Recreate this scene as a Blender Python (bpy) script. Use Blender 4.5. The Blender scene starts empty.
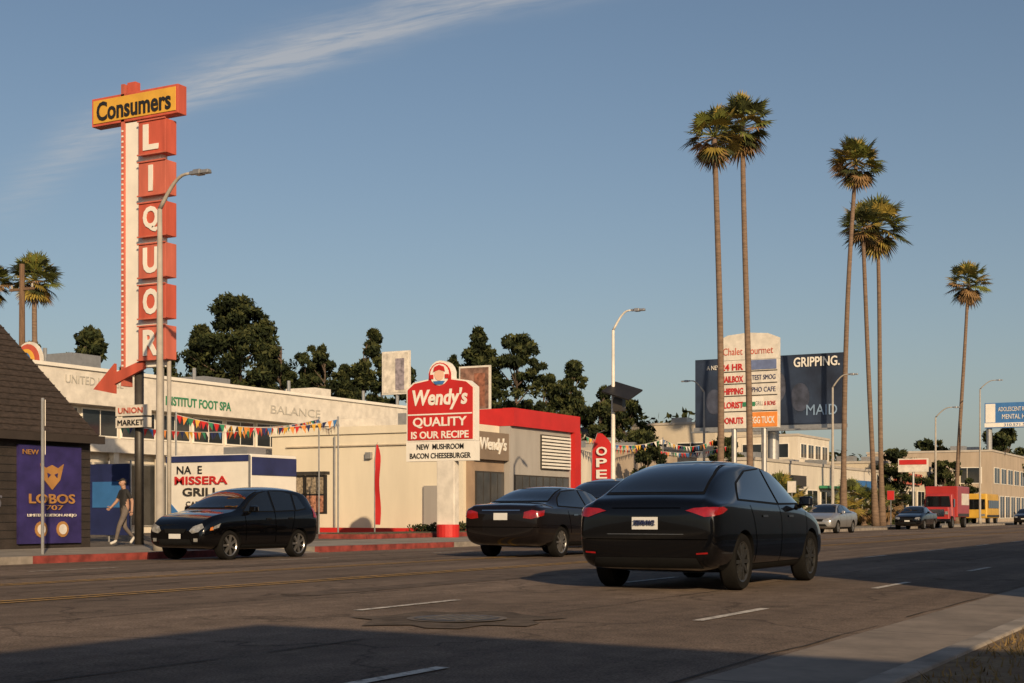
import bpy, bmesh, math, random
import numpy as np
from mathutils import Vector, Matrix
from mathutils.bvhtree import BVHTree
random.seed(7); np.random.seed(7)
scene=bpy.context.scene
COL=scene.collection
R=math.radians
# ------------------------------------------------------------------ materials
def N(nt,t,**kw):
    n=nt.nodes.new(t)
    for k,v in kw.items():
        if k in n.inputs.keys(): n.inputs[k].default_value=v
        else: setattr(n,k,v)
    return n
MATS={}
def pm(name,c,rough=.7,var=.15,scale=3.0,bump=0.0,bscale=30,metal=0.0,c2=None,coat=0.0,spec=.5,stretch=(1,1,1),det=6):
    if name in MATS: return MATS[name]
    m=bpy.data.materials.new(name); m.use_nodes=True; nt=m.node_tree
    b=nt.nodes['Principled BSDF']
    b.inputs['Roughness'].default_value=rough; b.inputs['Metallic'].default_value=metal
    b.inputs['Specular IOR Level'].default_value=spec
    b.inputs['Coat Weight'].default_value=coat; b.inputs['Coat Roughness'].default_value=.03
    tc=N(nt,'ShaderNodeNewGeometry')
    mp=N(nt,'ShaderNodeMapping'); mp.inputs['Scale'].default_value=stretch
    nt.links.new(tc.outputs['Position'],mp.inputs['Vector'])
    nz=N(nt,'ShaderNodeTexNoise',Scale=scale,Detail=det,Roughness=.6)
    nt.links.new(mp.outputs[0],nz.inputs['Vector'])
    rp=N(nt,'ShaderNodeValToRGB')
    if c2 is None: c2=tuple(min(1,x*(1+var)) for x in c); c1=tuple(x*(1-var) for x in c)
    else: c1=c
    rp.color_ramp.elements[0].position=.33; rp.color_ramp.elements[1].position=.67
    rp.color_ramp.elements[0].color=(*c1[:3],1); rp.color_ramp.elements[1].color=(*c2[:3],1)
    nt.links.new(nz.outputs['Fac'],rp.inputs['Fac']); nt.links.new(rp.outputs['Color'],b.inputs['Base Color'])
    if bump>0:
        n2=N(nt,'ShaderNodeTexNoise',Scale=bscale,Detail=4); nt.links.new(tc.outputs['Position'],n2.inputs['Vector'])
        bp=N(nt,'ShaderNodeBump',Strength=bump,Distance=.02); nt.links.new(n2.outputs['Fac'],bp.inputs['Height']); nt.links.new(bp.outputs[0],b.inputs['Normal'])
    MATS[name]=m; return m
def asphalt_mat(name,base):
    m=bpy.data.materials.new(name); m.use_nodes=True; nt=m.node_tree; L=nt.links.new
    b=nt.nodes['Principled BSDF']; b.inputs['Roughness'].default_value=.9; b.inputs['Specular IOR Level'].default_value=.15
    g=N(nt,'ShaderNodeNewGeometry')
    def noise(scale,st=(1,1,1),det=5,rough=.6):
        mp=N(nt,'ShaderNodeMapping'); mp.inputs['Scale'].default_value=st; L(g.outputs['Position'],mp.inputs['Vector'])
        n=N(nt,'ShaderNodeTexNoise',Scale=scale,Detail=det,Roughness=rough); L(mp.outputs[0],n.inputs['Vector']); return n.outputs['Fac']
    def ramp(inp,p0,p1,v0,v1):
        r=N(nt,'ShaderNodeMapRange'); r.inputs['From Min'].default_value=p0; r.inputs['From Max'].default_value=p1
        r.inputs['To Min'].default_value=v0; r.inputs['To Max'].default_value=v1; L(inp,r.inputs['Value']); return r.outputs[0]
    def mul(a,bb):
        n=N(nt,'ShaderNodeMath',operation='MULTIPLY'); L(a,n.inputs[0]); L(bb,n.inputs[1]); return n.outputs[0]
    big=ramp(noise(.22),.3,.7,.75,1.25)
    lane=ramp(noise(.9,(.04,1,1)),.3,.7,.65,1.28)
    mid=ramp(noise(3.5),.3,.7,.82,1.18)
    fine=ramp(noise(60,det=2),.25,.75,.4,1.65)
    f=mul(mul(big,lane),mul(mid,fine))
    wn=N(nt,'ShaderNodeTexNoise',Scale=1.3,Detail=5); L(g.outputs['Position'],wn.inputs['Vector'])
    va=N(nt,'ShaderNodeVectorMath',operation='SCALE'); va.inputs['Scale'].default_value=1.1; L(wn.outputs['Color'],va.inputs[0])
    vb=N(nt,'ShaderNodeVectorMath',operation='ADD'); L(g.outputs['Position'],vb.inputs[0]); L(va.outputs[0],vb.inputs[1])
    mp=N(nt,'ShaderNodeMapping'); mp.inputs['Scale'].default_value=(.2,.3,.3); L(vb.outputs[0],mp.inputs['Vector'])
    vo=N(nt,'ShaderNodeTexVoronoi',feature='DISTANCE_TO_EDGE',Scale=1.0); L(mp.outputs[0],vo.inputs['Vector'])
    cr=ramp(vo.outputs['Distance'],.002,.010,.6,1.0)
    msk=ramp(noise(.35),.45,.6,0,1)
    mx=N(nt,'ShaderNodeMath',operation='MAXIMUM'); L(cr,mx.inputs[0]); L(msk,mx.inputs[1])
    f=mul(f,mx.outputs[0])
    f=mul(f,ramp(noise(.5,(.5,1.3,1),8,.7),.60,.72,1.0,.55))
    col=N(nt,'ShaderNodeVectorMath',operation='SCALE'); col.inputs[0].default_value=base; L(f,col.inputs['Scale'])
    L(col.outputs[0],b.inputs['Base Color'])
    bp=N(nt,'ShaderNodeBump',Strength=.6,Distance=.012); L(noise(110,det=3),bp.inputs['Height']); L(bp.outputs[0],b.inputs['Normal'])
    return m
def paint_mat(name,c,under,wear=.5):
    m=bpy.data.materials.new(name); m.use_nodes=True; nt=m.node_tree; L=nt.links.new
    b=nt.nodes['Principled BSDF']; b.inputs['Roughness'].default_value=.8
    g=N(nt,'ShaderNodeNewGeometry')
    n=N(nt,'ShaderNodeTexNoise',Scale=11,Detail=8,Roughness=.75); L(g.outputs['Position'],n.inputs['Vector'])
    r=N(nt,'ShaderNodeValToRGB'); r.color_ramp.elements[0].position=wear-.08; r.color_ramp.elements[1].position=wear+.06
    r.color_ramp.elements[0].color=(*under,1); r.color_ramp.elements[1].color=(*c,1)
    L(n.outputs['Fac'],r.inputs['Fac']); L(r.outputs['Color'],b.inputs['Base Color']); return m
def slab_mat(name,c,size=1.5,dark=.55):
    m=bpy.data.materials.new(name); m.use_nodes=True; nt=m.node_tree; L=nt.links.new
    b=nt.nodes['Principled BSDF']; b.inputs['Roughness'].default_value=.9
    g=N(nt,'ShaderNodeNewGeometry')
    br=N(nt,'ShaderNodeTexBrick',offset=0.0,Scale=1.0); br.inputs['Mortar Size'].default_value=.012
    br.inputs['Brick Width'].default_value=size; br.inputs['Row Height'].default_value=size
    br.inputs['Color1'].default_value=(*c,1); br.inputs['Color2'].default_value=(*[x*.85 for x in c],1); br.inputs['Mortar'].default_value=(*[x*dark*.5 for x in c],1)
    L(g.outputs['Position'],br.inputs['Vector'])
    n=N(nt,'ShaderNodeTexNoise',Scale=1.2,Detail=8,Roughness=.7); L(g.outputs['Position'],n.inputs['Vector'])
    r=N(nt,'ShaderNodeMapRange'); r.inputs['From Min'].default_value=.3; r.inputs['From Max'].default_value=.7; r.inputs['To Min'].default_value=.55; r.inputs['To Max'].default_value=1.2
    L(n.outputs['Fac'],r.inputs['Value'])
    s=N(nt,'ShaderNodeVectorMath',operation='SCALE'); L(br.outputs['Color'],s.inputs[0]); L(r.outputs[0],s.inputs['Scale']); L(s.outputs[0],b.inputs['Base Color'])
    return m
# ------------------------------------------------------------------ mesh builder
def root(name,loc=(0,0,0),rz=0.0):
    e=bpy.data.objects.new(name,None); e.empty_display_size=.3
    e.location=loc; e.rotation_euler=(0,0,rz); COL.objects.link(e); return e
def par(o,p,world=True):
    if p is None: return
    o.parent=p
    if world:
        o.matrix_parent_inverse=(Matrix.Translation(p.location)@Matrix.Rotation(p.rotation_euler.z,4,'Z')).inverted()
class MB:
    def __init__(s): s.v=[];s.f=[];s.m=[];s.mats=[]
    def mi(s,m):
        if m not in s.mats: s.mats.append(m)
        return s.mats.index(m)
    def face(s,pts,m):
        b=len(s.v); s.v+= [tuple(p) for p in pts]; s.f.append(tuple(range(b,b+len(pts)))); s.m.append(s.mi(m))
    def box(s,x0,x1,y0,y1,z0,z1,m,M=None,tx=0,ty=0):
        b=len(s.v); P=[(x0,y0,z0),(x1,y0,z0),(x1,y1,z0),(x0,y1,z0),(x0+tx,y0+ty,z1),(x1-tx,y0+ty,z1),(x1-tx,y1-ty,z1),(x0+tx,y1-ty,z1)]
        if M is not None: P=[tuple(M@Vector(p)) for p in P]
        s.v+=P
        for q in ((3,2,1,0),(4,5,6,7),(0,1,5,4),(1,2,6,5),(2,3,7,6),(3,0,4,7)):
            s.f.append(tuple(b+i for i in q)); s.m.append(s.mi(m))
    def tube(s,pts,rad,m,n=10,caps=True):
        pts=[Vector(p) for p in pts]; b=len(s.v); k=len(pts)
        if not hasattr(rad,'__len__'): rad=[rad]*k
        for i,p in enumerate(pts):
            t=(pts[min(i+1,k-1)]-pts[max(i-1,0)]).normalized()
            a=Vector((0,0,1)) if abs(t.z)<.9 else Vector((1,0,0))
            u=t.cross(a).normalized(); w=t.cross(u)
            for j in range(n):
                an=2*math.pi*j/n; s.v.append(tuple(p+(u*math.cos(an)+w*math.sin(an))*rad[i]))
        for i in range(k-1):
            for j in range(n):
                s.f.append((b+i*n+j,b+i*n+(j+1)%n,b+(i+1)*n+(j+1)%n,b+(i+1)*n+j)); s.m.append(s.mi(m))
        if caps:
            s.f.append(tuple(b+j for j in range(n))[::-1]); s.m.append(s.mi(m))
            s.f.append(tuple(b+(k-1)*n+j for j in range(n))); s.m.append(s.mi(m))
    def prism(s,poly,axis,a0,a1,m):
        def P(p,a):
            return {'x':(a,p[0],p[1]),'y':(p[0],a,p[1]),'z':(p[0],p[1],a)}[axis]
        n=len(poly)
        s.face([P(p,a0) for p in poly],m); s.face([P(p,a1) for p in poly][::-1],m)
        for i in range(n):
            s.face([P(poly[i],a0),P(poly[i],a1),P(poly[(i+1)%n],a1),P(poly[(i+1)%n],a0)],m)
    def build(s,name,parent=None,world=True,smooth=False,bevel=0):
        me=bpy.data.meshes.new(name); me.from_pydata(s.v,[],s.f)
        for m in s.mats: me.materials.append(m)
        me.polygons.foreach_set('material_index',s.m)
        bm=bmesh.new(); bm.from_mesh(me)
        if bevel or smooth: bmesh.ops.remove_doubles(bm,verts=bm.verts,dist=1e-5)
        bmesh.ops.recalc_face_normals(bm,faces=bm.faces); bm.to_mesh(me); bm.free()
        if smooth: me.polygons.foreach_set('use_smooth',[True]*len(me.polygons))
        o=bpy.data.objects.new(name,me); COL.objects.link(o); par(o,parent,world)
        if bevel:
            md=o.modifiers.new('b','BEVEL'); md.width=bevel; md.segments=2; md.limit_method='ANGLE'
        return o
def text(s,loc,face,w,h,m,parent=None,shear=0,off=0.0,ext=.01,name='lettering',world=True):
    cu=bpy.data.curves.new('t','FONT'); cu.body=s; cu.align_x='CENTER'; cu.align_y='CENTER'; cu.shear=shear; cu.offset=off; cu.extrude=.01; cu.resolution_u=3
    t=bpy.data.objects.new('t',cu); COL.objects.link(t); bpy.context.view_layer.update()
    me=bpy.data.meshes.new_from_object(t.evaluated_get(bpy.context.evaluated_depsgraph_get()))
    bpy.data.objects.remove(t)
    n=len(me.vertices); co=np.zeros(n*3); me.vertices.foreach_get('co',co); co=co.reshape(-1,3)
    mn=co.min(0); mx=co.max(0); c=(mn+mx)/2; co-=c
    co[:,0]*=w/max(1e-6,(mx[0]-mn[0])); co[:,1]*=h/max(1e-6,(mx[1]-mn[1])); co[:,2]*=ext/.01
    ax={'-x':((0,-1,0),(0,0,1),(-1,0,0)),'-y':((1,0,0),(0,0,1),(0,-1,0)),'+x':((0,1,0),(0,0,1),(1,0,0))}[face]
    out=np.outer(co[:,0],ax[0])+np.outer(co[:,1],ax[1])+np.outer(co[:,2],ax[2])+np.array(loc)
    me.vertices.foreach_set('co',out.ravel()); me.materials.clear(); me.materials.append(m)
    o=bpy.data.objects.new(name,me); COL.objects.link(o); par(o,parent,world); return o
# ------------------------------------------------------------------ common materials
ASPH=asphalt_mat('asphalt',(.155,.118,.092))
LOT=asphalt_mat('lot_asphalt',(.16,.14,.12))
WHITEP=paint_mat('road_paint_white',(.58,.54,.48),(.14,.12,.10),.47)
YELP=paint_mat('road_paint_yellow',(.50,.28,.05),(.14,.11,.08),.48)
CONC=slab_mat('concrete_slabs',(.29,.26,.22))
GUT=slab_mat('gutter_concrete',(.23,.19,.155),4.0)
KERB=pm('kerb_concrete',(.24,.21,.18),.9,.4,2,.3)
REDK=pm('kerb_red',(.22,.04,.032),.8,.5,3)
DIRT=pm('dry_grass_dirt',(.11,.065,.035),.95,.5,6,.8,25,c2=(.20,.14,.07))
GROUND=pm('ground_soil',(.12,.10,.08),.95,.3,.3)
WHITE=pm('white_paint',(.72,.69,.63),.6,.06,1.5)
WHITE2=pm('white_panel_weathered',(.62,.58,.52),.6,.14,2.5)
WEATH=(1,1,.18)
BEIGE=pm('beige_stucco',(.53,.465,.365),.9,.08,1.0,.3,40,stretch=WEATH)
CREAM=pm('cream_stucco',(.64,.58,.465),.9,.07,.8,.3,40,stretch=WEATH)
STUC=pm('white_stucco',(.58,.53,.45),.9,.12,1.2,.3,40,stretch=WEATH)
TANST=pm('tan_stucco',(.38,.31,.24),.9,.14,1.2,.3,40,stretch=WEATH)
GREYST=pm('grey_stucco',(.33,.31,.29),.9,.12,1,stretch=WEATH)
RED=pm('red_sign',(.48,.020,.018),.5,.1,1)
ORED=pm('orange_red_sign',(.46,.085,.05),.65,.22,2,stretch=WEATH)
ORED2=pm('orange_red_faded',(.47,.115,.075),.7,.22,2,stretch=WEATH)
YEL=pm('yellow_sign',(.62,.34,.045),.6,.10,2)
BLACK=pm('black_paint',(.015,.014,.014),.5,.2,3)
DGLASS=pm('window_glass_dark',(.02,.025,.03),.08,.2,.7)
SGLASS=pm('shop_glass',(.05,.05,.05),.1,.5,.5)
POLEG=pm('pole_concrete',(.34,.31,.27),.75,.14,3)
METAL=pm('galvanised_metal',(.36,.36,.36),.4,.12,4,metal=.6)
DARKM=pm('dark_metal',(.04,.035,.03),.5,.2,4)
NAVY=pm('navy_vinyl',(.02,.028,.10),.5,.25,1)
PURP=pm('purple_poster',(.030,.022,.11),.5,.3,2)
GOLD=pm('gold_print',(.36,.18,.055),.5,.15,3)
BROWNW=pm('dark_painted_brick',(.028,.021,.018),.85,.3,2,.5,12)
SHING=pm('roof_shingles',(.034,.024,.020),.9,.5,7,.9,9,stretch=(1,1,3))
WOOD=pm('wood_pole',(.14,.085,.05),.9,.3,3,.4,20,stretch=(6,6,.4))
GREEN=pm('green_sign',(.03,.20,.10),.5,.1,2)
BLUE=pm('blue_sign',(.04,.15,.38),.5,.1,2)
ORANGE=pm('orange_sign',(.70,.24,.05),.5,.1,2)
TAN=pm('tan_tile',(.28,.20,.14),.8,.15,1.2,.2)
# ------------------------------------------------------------------ road, ground
def crown(v): return .085*(1-((v-12)/10.0)**2)
mb=MB(); mb.face([(-2500,-2500,-.05),(2500,-2500,-.05),(2500,2500,-.05),(-2500,2500,-.05)],GROUND); mb.build('ground')
mb=MB()
xs=[-80,-20,0,20,40,70,120,200,400,900]; vs=[3.05+i*(22-3.05)/38 for i in range(39)]
for i in range(len(xs)-1):
    for j in range(len(vs)-1):
        mb.face([(xs[i],vs[j],crown(vs[j])),(xs[i+1],vs[j],crown(vs[j])),(xs[i+1],vs[j+1],crown(vs[j+1])),(xs[i],vs[j+1],crown(vs[j+1]))],ASPH)
mb.build('road',smooth=True)
mb=MB(); mb.face([(-80,1.9,.0),(900,1.9,.0),(900,3.05,crown(3.05)+.001),(-80,3.05,crown(3.05)+.001)],GUT); mb.build('gutter')
def strip(mb,x0,x1,v,w,m,dz=.008):
    n=max(1,int((x1-x0)/20))
    for i in range(n):
        a=x0+(x1-x0)*i/n;b=x0+(x1-x0)*(i+1)/n
        mb.face([(a,v-w/2,crown(v-w/2)+dz),(b,v-w/2,crown(v-w/2)+dz),(b,v+w/2,crown(v+w/2)+dz),(a,v+w/2,crown(v+w/2)+dz)],m)
mb=MB()
for v,ph in ((4.6,12.0),(7.8,11.3)):
    x=ph-6.3*12
    while x<300: strip(mb,x,x+1.9,v,.10,WHITEP); x+=6.3
x=-40
while x<300: strip(mb,x,x+2.0,18.0,.10,WHITEP); x+=6.3
for v in (11.5,11.75,14.4,14.65): strip(mb,-80,400,v,.09,YELP)
mb.build('road_markings')
PATCH=pm('asphalt_patch',(.115,.089,.071),.92,.35,5,.5,60,spec=.15)
TAR=pm('tar_seam',(.06,.05,.042),.85,.35,5,spec=.15)
mb=MB()
for x0,x1,v,w in ((13,26,9.8,.5),(28,60,10.1,.5),(-8,33,16.4,.8),(4,7.5,10.2,.9),(30,38,6.2,1.2)): strip(mb,x0,x1,v,w,PATCH,.004)
rs=random.Random(5)
for v0,x0,x1 in ((6.1,3,60),(9.3,2,90),(13.0,0,80),(3.12,0,60)):
    x=x0; v=v0
    while x<x1:
        nx=x+rs.uniform(.5,1.3); nv=v0+rs.uniform(-.05,.05); w=rs.uniform(.004,.014)
        if rs.random()<.8: mb.face([(x,v-w,crown(v)+.0065),(nx,nv-w,crown(nv)+.0065),(nx,nv+w,crown(nv)+.0065),(x,v+w,crown(v)+.0065)],TAR)
        x,v=nx,nv
mb.build('road_repairs')
mb=MB()
for a,b in [(-80,27.2),(30.2,140),(152,600)]: mb.box(a,b,22.18,27.0,-.04,.15,CONC)
for a,b,m in ((-80,20.5,KERB),(20.5,27.2,REDK),(30.2,37,REDK),(37,140,KERB),(152,600,KERB)): mb.box(a,b,22.0,22.18,-.04,.155,m)
for a,b in ((27.2,30.2),(140,152)):
    mb.face([(a,22,.0),(b,22,.0),(b,24,.146),(a,24,.146)],CONC); mb.face([(a,24,.146),(b,24,.146),(b,27,.146),(a,27,.146)],CONC)
mb.build('far_pavement')
mb=MB(); mb.face([(-80,27.0,.14),(600,27.0,.14),(600,75,.14),(-80,75,.14)],LOT); mb.build('parking_lot')
mb=MB(); mb.box(-80,600,1.72,1.9,-.04,.15,KERB); mb.build('near_kerb',bevel=.02)
mb=MB(); mb.box(-80,600,-4,1.72,-.04,.13,DIRT); mb.build('near_verge')
rng=np.random.default_rng(11); n=12000
GX=rng.random(n)*16+6; GY=rng.random(n)*2.2-.55; keep=rng.random(n)<.35+.65*(np.sin(GX*1.7)*np.sin(GY*3+1)>-.2); GX=GX[keep];GY=GY[keep]; n=len(GX)
gv=[];gf=[]
for i in range(n):
    a=rng.random()*6.28; h=.02+.05*rng.random(); dx,dy=math.cos(a)*.006,math.sin(a)*.006; lx,ly=rng.normal()*.025,rng.normal()*.025
    b=len(gv); gv+= [(GX[i]-dx,GY[i]-dy,.13),(GX[i]+dx,GY[i]+dy,.13),(GX[i]+lx,GY[i]+ly,.13+h)]; gf.append((b,b+1,b+2))
me=bpy.data.meshes.new('grass'); me.from_pydata(gv,[],gf); me.materials.append(pm('dry_grass',(.18,.12,.045),.9,.4,4)); COL.objects.link(bpy.data.objects.new('grass',me))
hx,hv=10.9,6.45
def disc(mb,cx,cy,z,r,m,n=28): mb.face([(cx+r*math.cos(2*math.pi*i/n),cy+r*math.sin(2*math.pi*i/n),z) for i in range(n)],m)
mh=root('manhole_cover',(hx,hv,crown(hv)))
zz=crown(hv)
mb=MB(); rr=[(.95+.12*math.sin(i*2.3)+.08*math.cos(i*4.1)) for i in range(20)]
mb.face([(hx+rr[i]*math.cos(2*math.pi*i/20),hv+.85*rr[i]*math.sin(2*math.pi*i/20),crown(hv+.85*rr[i]*math.sin(2*math.pi*i/20))+.009) for i in range(20)],pm('manhole_patch',(.10,.08,.064),.92,.35,6,.5,60,spec=.15))
disc(mb,hx,hv,zz+.016,.45,pm('manhole_ring',(.12,.10,.085),.9,.2,5)); disc(mb,hx,hv,zz+.020,.38,pm('manhole_iron',(.055,.05,.045),.6,.3,8))
for i in range(6): mb.box(hx-.28,hx+.28,hv-.28+i*.1,hv-.25+i*.1,zz+.020,zz+.025,pm('manhole_rib',(.10,.09,.08),.6,.3,8))
mb.build('cover_and_frame',mh)
# ------------------------------------------------------------------ generic building
def windows_y(mb,x0,x1,z0,z1,y,n,m=DGLASS,frame=WHITE,gap=.3):
    w=(x1-x0)/n
    for i in range(n):
        a=x0+i*w+gap/2*w; b=x0+(i+1)*w-gap/2*w
        mb.box(a-.07,b+.07,y-.05,y-.002,z0-.07,z1+.07,frame); mb.box(a,b,y-.062,y-.01,z0,z1,m)
        mb.box((a+b)/2-.02,(a+b)/2+.02,y-.075,y-.05,z0,z1,frame)
def windows_x(mb,y0,y1,z0,z1,x,n,m=DGLASS,frame=WHITE,gap=.3):
    w=(y1-y0)/n
    for i in range(n):
        a=y0+i*w+gap/2*w; b=y0+(i+1)*w-gap/2*w
        mb.box(x-.05,x-.002,a-.07,b+.07,z0-.07,z1+.07,frame); mb.box(x-.062,x-.01,a,b,z0,z1,m)
        mb.box(x-.075,x-.05,(a+b)/2-.02,(a+b)/2+.02,z0,z1,frame)
def shop(name,x0,x1,y0,y1,h,wall,rows=((.5,2.6,5),),z0=.1,xw=True,units=True):
    r=root(name,((x0+x1)/2,(y0+y1)/2,0))
    mb=MB(); mb.box(x0,x1,y0,y1,z0,h,wall); mb.build('walls',r)
    mb=MB(); mb.box(x0-.08,x1+.08,y0-.08,y1+.08,h+.002,h+.2,pm('parapet_cap',(.42,.38,.33),.8,.1,1))
    if units:
        for i in range(int((x1-x0)/9)+1):
            q=x0+1+i*8.3
            if q+2<x1: mb.box(q,q+1.2+.3*(i%3),y0+3,y0+4.5,h+.2,h+.7+.25*(i%2),METAL)
    mb.build('roof',r)
    mb=MB()
    for a,b,n in rows:
        windows_y(mb,x0+.5,x1-.5,z0+a,z0+b,y0,n)
        if xw: windows_x(mb,y0+.5,y1-.5,z0+a,z0+b,x0,max(1,int(n*(y1-y0)/(x1-x0))))
    mb.build('windows',r)
    return r
shop('stucco_shop',-42,-2.0,-22,-4.2,6.0,STUC,((.5,2.8,9),(3.6,4.9,12)))
shop('stucco_shop',11.0,120,-20,-4.2,6.2,BEIGE,((.5,2.8,20),(3.6,4.9,24)))
# ------------------------------------------------------------------ dark shingle roof bar
r=root('dark_brick_shop',(20,32,0))
mb=MB(); mb.box(6,27.1,27.02,40,.12,2.95,BROWNW); mb.build('walls',r)
mb=MB()
A=[(5.6,26.8,2.95),(27.25,26.8,2.95),(27.25,40.4,2.95),(5.6,40.4,2.95)]
B=[(7.5,28.5,5.8),(25.5,28.5,5.8),(25.5,38.5,5.8),(7.5,38.5,5.8)]
for i in range(4): mb.face([A[i],A[(i+1)%4],B[(i+1)%4],B[i]],SHING)
mb.face(B,SHING); mb.face(A[::-1],BROWNW)
mb.box(5.55,27.3,26.7,26.79,2.8,3.0,pm('fascia_brown',(.03,.022,.018),.8,.2,2))
for i in range(18):
    t=(i+.5)/18; z=2.95+t*2.85; y=26.8+t*1.7; x=27.25-t*1.75
    mb.box(5.6+t*1.9,x,y-.03,y+.02,z-.015,z+.012,SHING); mb.box(x-.02,x+.03,26.8+t*1.7,40.4-t*1.9,z-.015,z+.012,SHING)
mb.build('roof',r)
mb=MB()
for q in np.arange(.4,2.9,.2): mb.box(6,27.1,27.005,27.018,q,q+.012,BLACK)
cx0=25.7
mb.box(cx0-1.05,cx0+1.0,26.93,27.0,.27,2.7,PURP)
mb.prism([(cx0-.26,1.85),(cx0-.38,2.25),(cx0-.2,2.14),(cx0,2.22),(cx0+.2,2.14),(cx0+.38,2.25),(cx0+.26,1.85),(cx0,1.6)],'y',26.90,26.925,GOLD)
mb.prism([(cx0-.15,1.9),(cx0-.17,2.02),(cx0-.06,1.98)],'y',26.885,26.899,PURP); mb.prism([(cx0+.15,1.9),(cx0+.17,2.02),(cx0+.06,1.98)],'y',26.885,26.899,PURP)
for q in (-.35,.35):
    mb.prism([(cx0+q+.2*math.cos(2*math.pi*i/14),.62+.2*math.sin(2*math.pi*i/14)) for i in range(14)],'y',26.905,26.925,GOLD)
    mb.prism([(cx0+q+.13*math.cos(2*math.pi*i/14),.62+.13*math.sin(2*math.pi*i/14)) for i in range(14)],'y',26.895,26.904,WHITE2)
mb.build('mural_poster',r)
text('LOBOS',(cx0,26.90,1.38),'-y',1.5,.24,GOLD,r,off=.02,name='poster_lettering'); text('1707',(cx0,26.90,1.16),'-y',.7,.12,GOLD,r)
text('LIMITED EDITION ANEJO',(cx0,26.90,.96),'-y',1.6,.09,WHITE2,r); text('NEW',(cx0-.7,26.90,2.52),'-y',.5,.12,GOLD,r)
text('Reynolds',(23.6,27.0,1.3),'-y',1.2,.6,pm('graffiti_grey',(.10,.10,.13),.8,.2,2),r,shear=.4,name='graffiti')
# ------------------------------------------------------------------ liquor sign
r=root('liquor_pylon_sign',(30.2,28,0.1))
mb=MB(); mb.box(30,30.35,26.65,29.85,12.03,12.83,ORED)
mb.box(29.975,29.998,26.72,29.78,12.10,12.76,YEL); mb.build('top_box',r,bevel=.02)
text('Consumers',(29.96,28.25,12.43),'-x',2.75,.54,BLACK,r,off=.02)
mb=MB(); mb.box(30.06,30.3,27.3,28.62,5.1,12.0,WHITE); mb.box(30.0,30.34,28.625,28.74,4.6,13.1,ORED2)
mb.box(30.1,30.3,28.3,28.6,12.84,13.15,ORED)
for i in range(46): mb.box(29.985,29.999,28.65,28.71,5.0+i*.15,5.05+i*.15,WHITE)
mb.build('white_panel',r)
for i,ch in enumerate('LIQUOR'):
    zt=11.92-i*1.14
    mb=MB(); mb.box(29.9,30.36,27.02,28.0,zt-.94,zt,ORED if i%2==0 else ORED2)
    mb.build('letter_box',r,bevel=.015)
    text(ch,(29.88,27.53,zt-.47),'-x',.56 if ch!='I' else .16,.72,WHITE,r,off=.035)
    mb=MB(); mb.box(29.86,29.899,27.0,28.02,zt-.96,zt-.92,ORED2); mb.box(29.86,29.899,27.0,28.02,zt-.02,zt+.02,ORED2); mb.build('trim',r)
mb=MB()
mb.tube([(30.2,28.25,.14),(30.2,28.25,5.1)],.13,DARKM); mb.tube([(30.2,27.45,.14),(30.2,27.45,5.4)],.09,POLEG); mb.tube([(30.2,27.15,.14),(30.2,27.15,5.4)],.06,POLEG)
mb.build('posts',r,smooth=True)
mb=MB()
mb.prism([(29.75,4.55),(28.95,5.25),(28.95,4.98),(27.9,5.3),(27.85,5.05),(28.95,4.66),(28.95,4.4)],'x',29.95,30.05,ORED); mb.build('arrow',r)
mb=MB(); mb.box(29.9,30.1,27.7,28.85,3.42,3.7,WHITE2); mb.box(29.9,30.1,27.7,28.85,3.75,4.05,WHITE2); mb.build('small_panel',r)
text('UNION',(29.88,28.28,3.9),'-x',.9,.16,ORED,r); text('MARKET',(29.88,28.28,3.56),'-x',.95,.15,BLACK,r)
# ------------------------------------------------------------------ street lamps
def lamp(x,y,h,arm=1.5,ay=-1,solar=False,mat=POLEG,tilt=0):
    r=root('street_lamp',(x,y,.15))
    mb=MB(); n=9
    mb.tube([(0,0,0),(0,0,.5),(0,0,.51),(tilt*.5,0,h*.5),(tilt,0,h-.7)],[.16,.16,.10,.08,.055],mat,10)
    pts=[(tilt,ay*arm*t,h-.7+.72*math.sin(min(1,t*1.15)*math.pi/2)) for t in [i/(n-1) for i in range(n)]]
    mb.tube(pts,[.05-.02*i/n for i in range(n)],mat,8); mb.build('pole',r,False,True)
    mb=MB(); y1=ay*arm
    Mx=Matrix.Translation((tilt,y1,h+.02))
    for a,b,w,z0,z1 in ((0,.15,.06,-.04,.05),(.15,.36,.12,-.06,.06),(.36,.58,.09,-.05,.04)):
        mb.box(-w,w,min(ay*a,ay*b),max(ay*a,ay*b),z0,z1,METAL,Mx,tx=.03)
    mb.build('lamp_head',r,False,bevel=.02)
    if solar:
        mb=MB(); Mx=Matrix.Translation((-.1,-.42,h*.645))@Matrix.Rotation(R(18),4,'X')@Matrix.Rotation(R(-25),4,'Y')
        mb.box(-.55,.55,-.6,.6,-.03,.03,BLACK,Mx); mb.box(-.15,.15,-.3,.1,-.55,-.1,DARKM,Matrix.Translation((-.1,-.2,h*.62))); mb.box(-.04,.04,-.3,.05,-.5,-.0,DARKM,Matrix.Translation((-.05,-.1,h*.62))); mb.build('solar_panel',r,False)
lamp(25.05,22.8,8.6,.9)
lamp(50.2,22.7,8.65,.75,solar=True,mat=WHITE2)
lamp(82,31,9.0,.9,ay=1); lamp(81.5,22.9,8.9,.9); lamp(109,22.8,8.8,1.2); lamp(126.9,22.8,12.3,1.3)
r=root('parking_sign',(21.7,23,.15),R(46.6)); mb=MB(); mb.tube([(0,0,0),(0,0,3.3)],.035,METAL,8); mb.box(-.2,.2,-.06,-.045,2.7,3.25,WHITE2); mb.box(-.2,.2,-.06,-.045,2.1,2.6,WHITE2); mb.build('post_and_plates',r,False)
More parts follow.
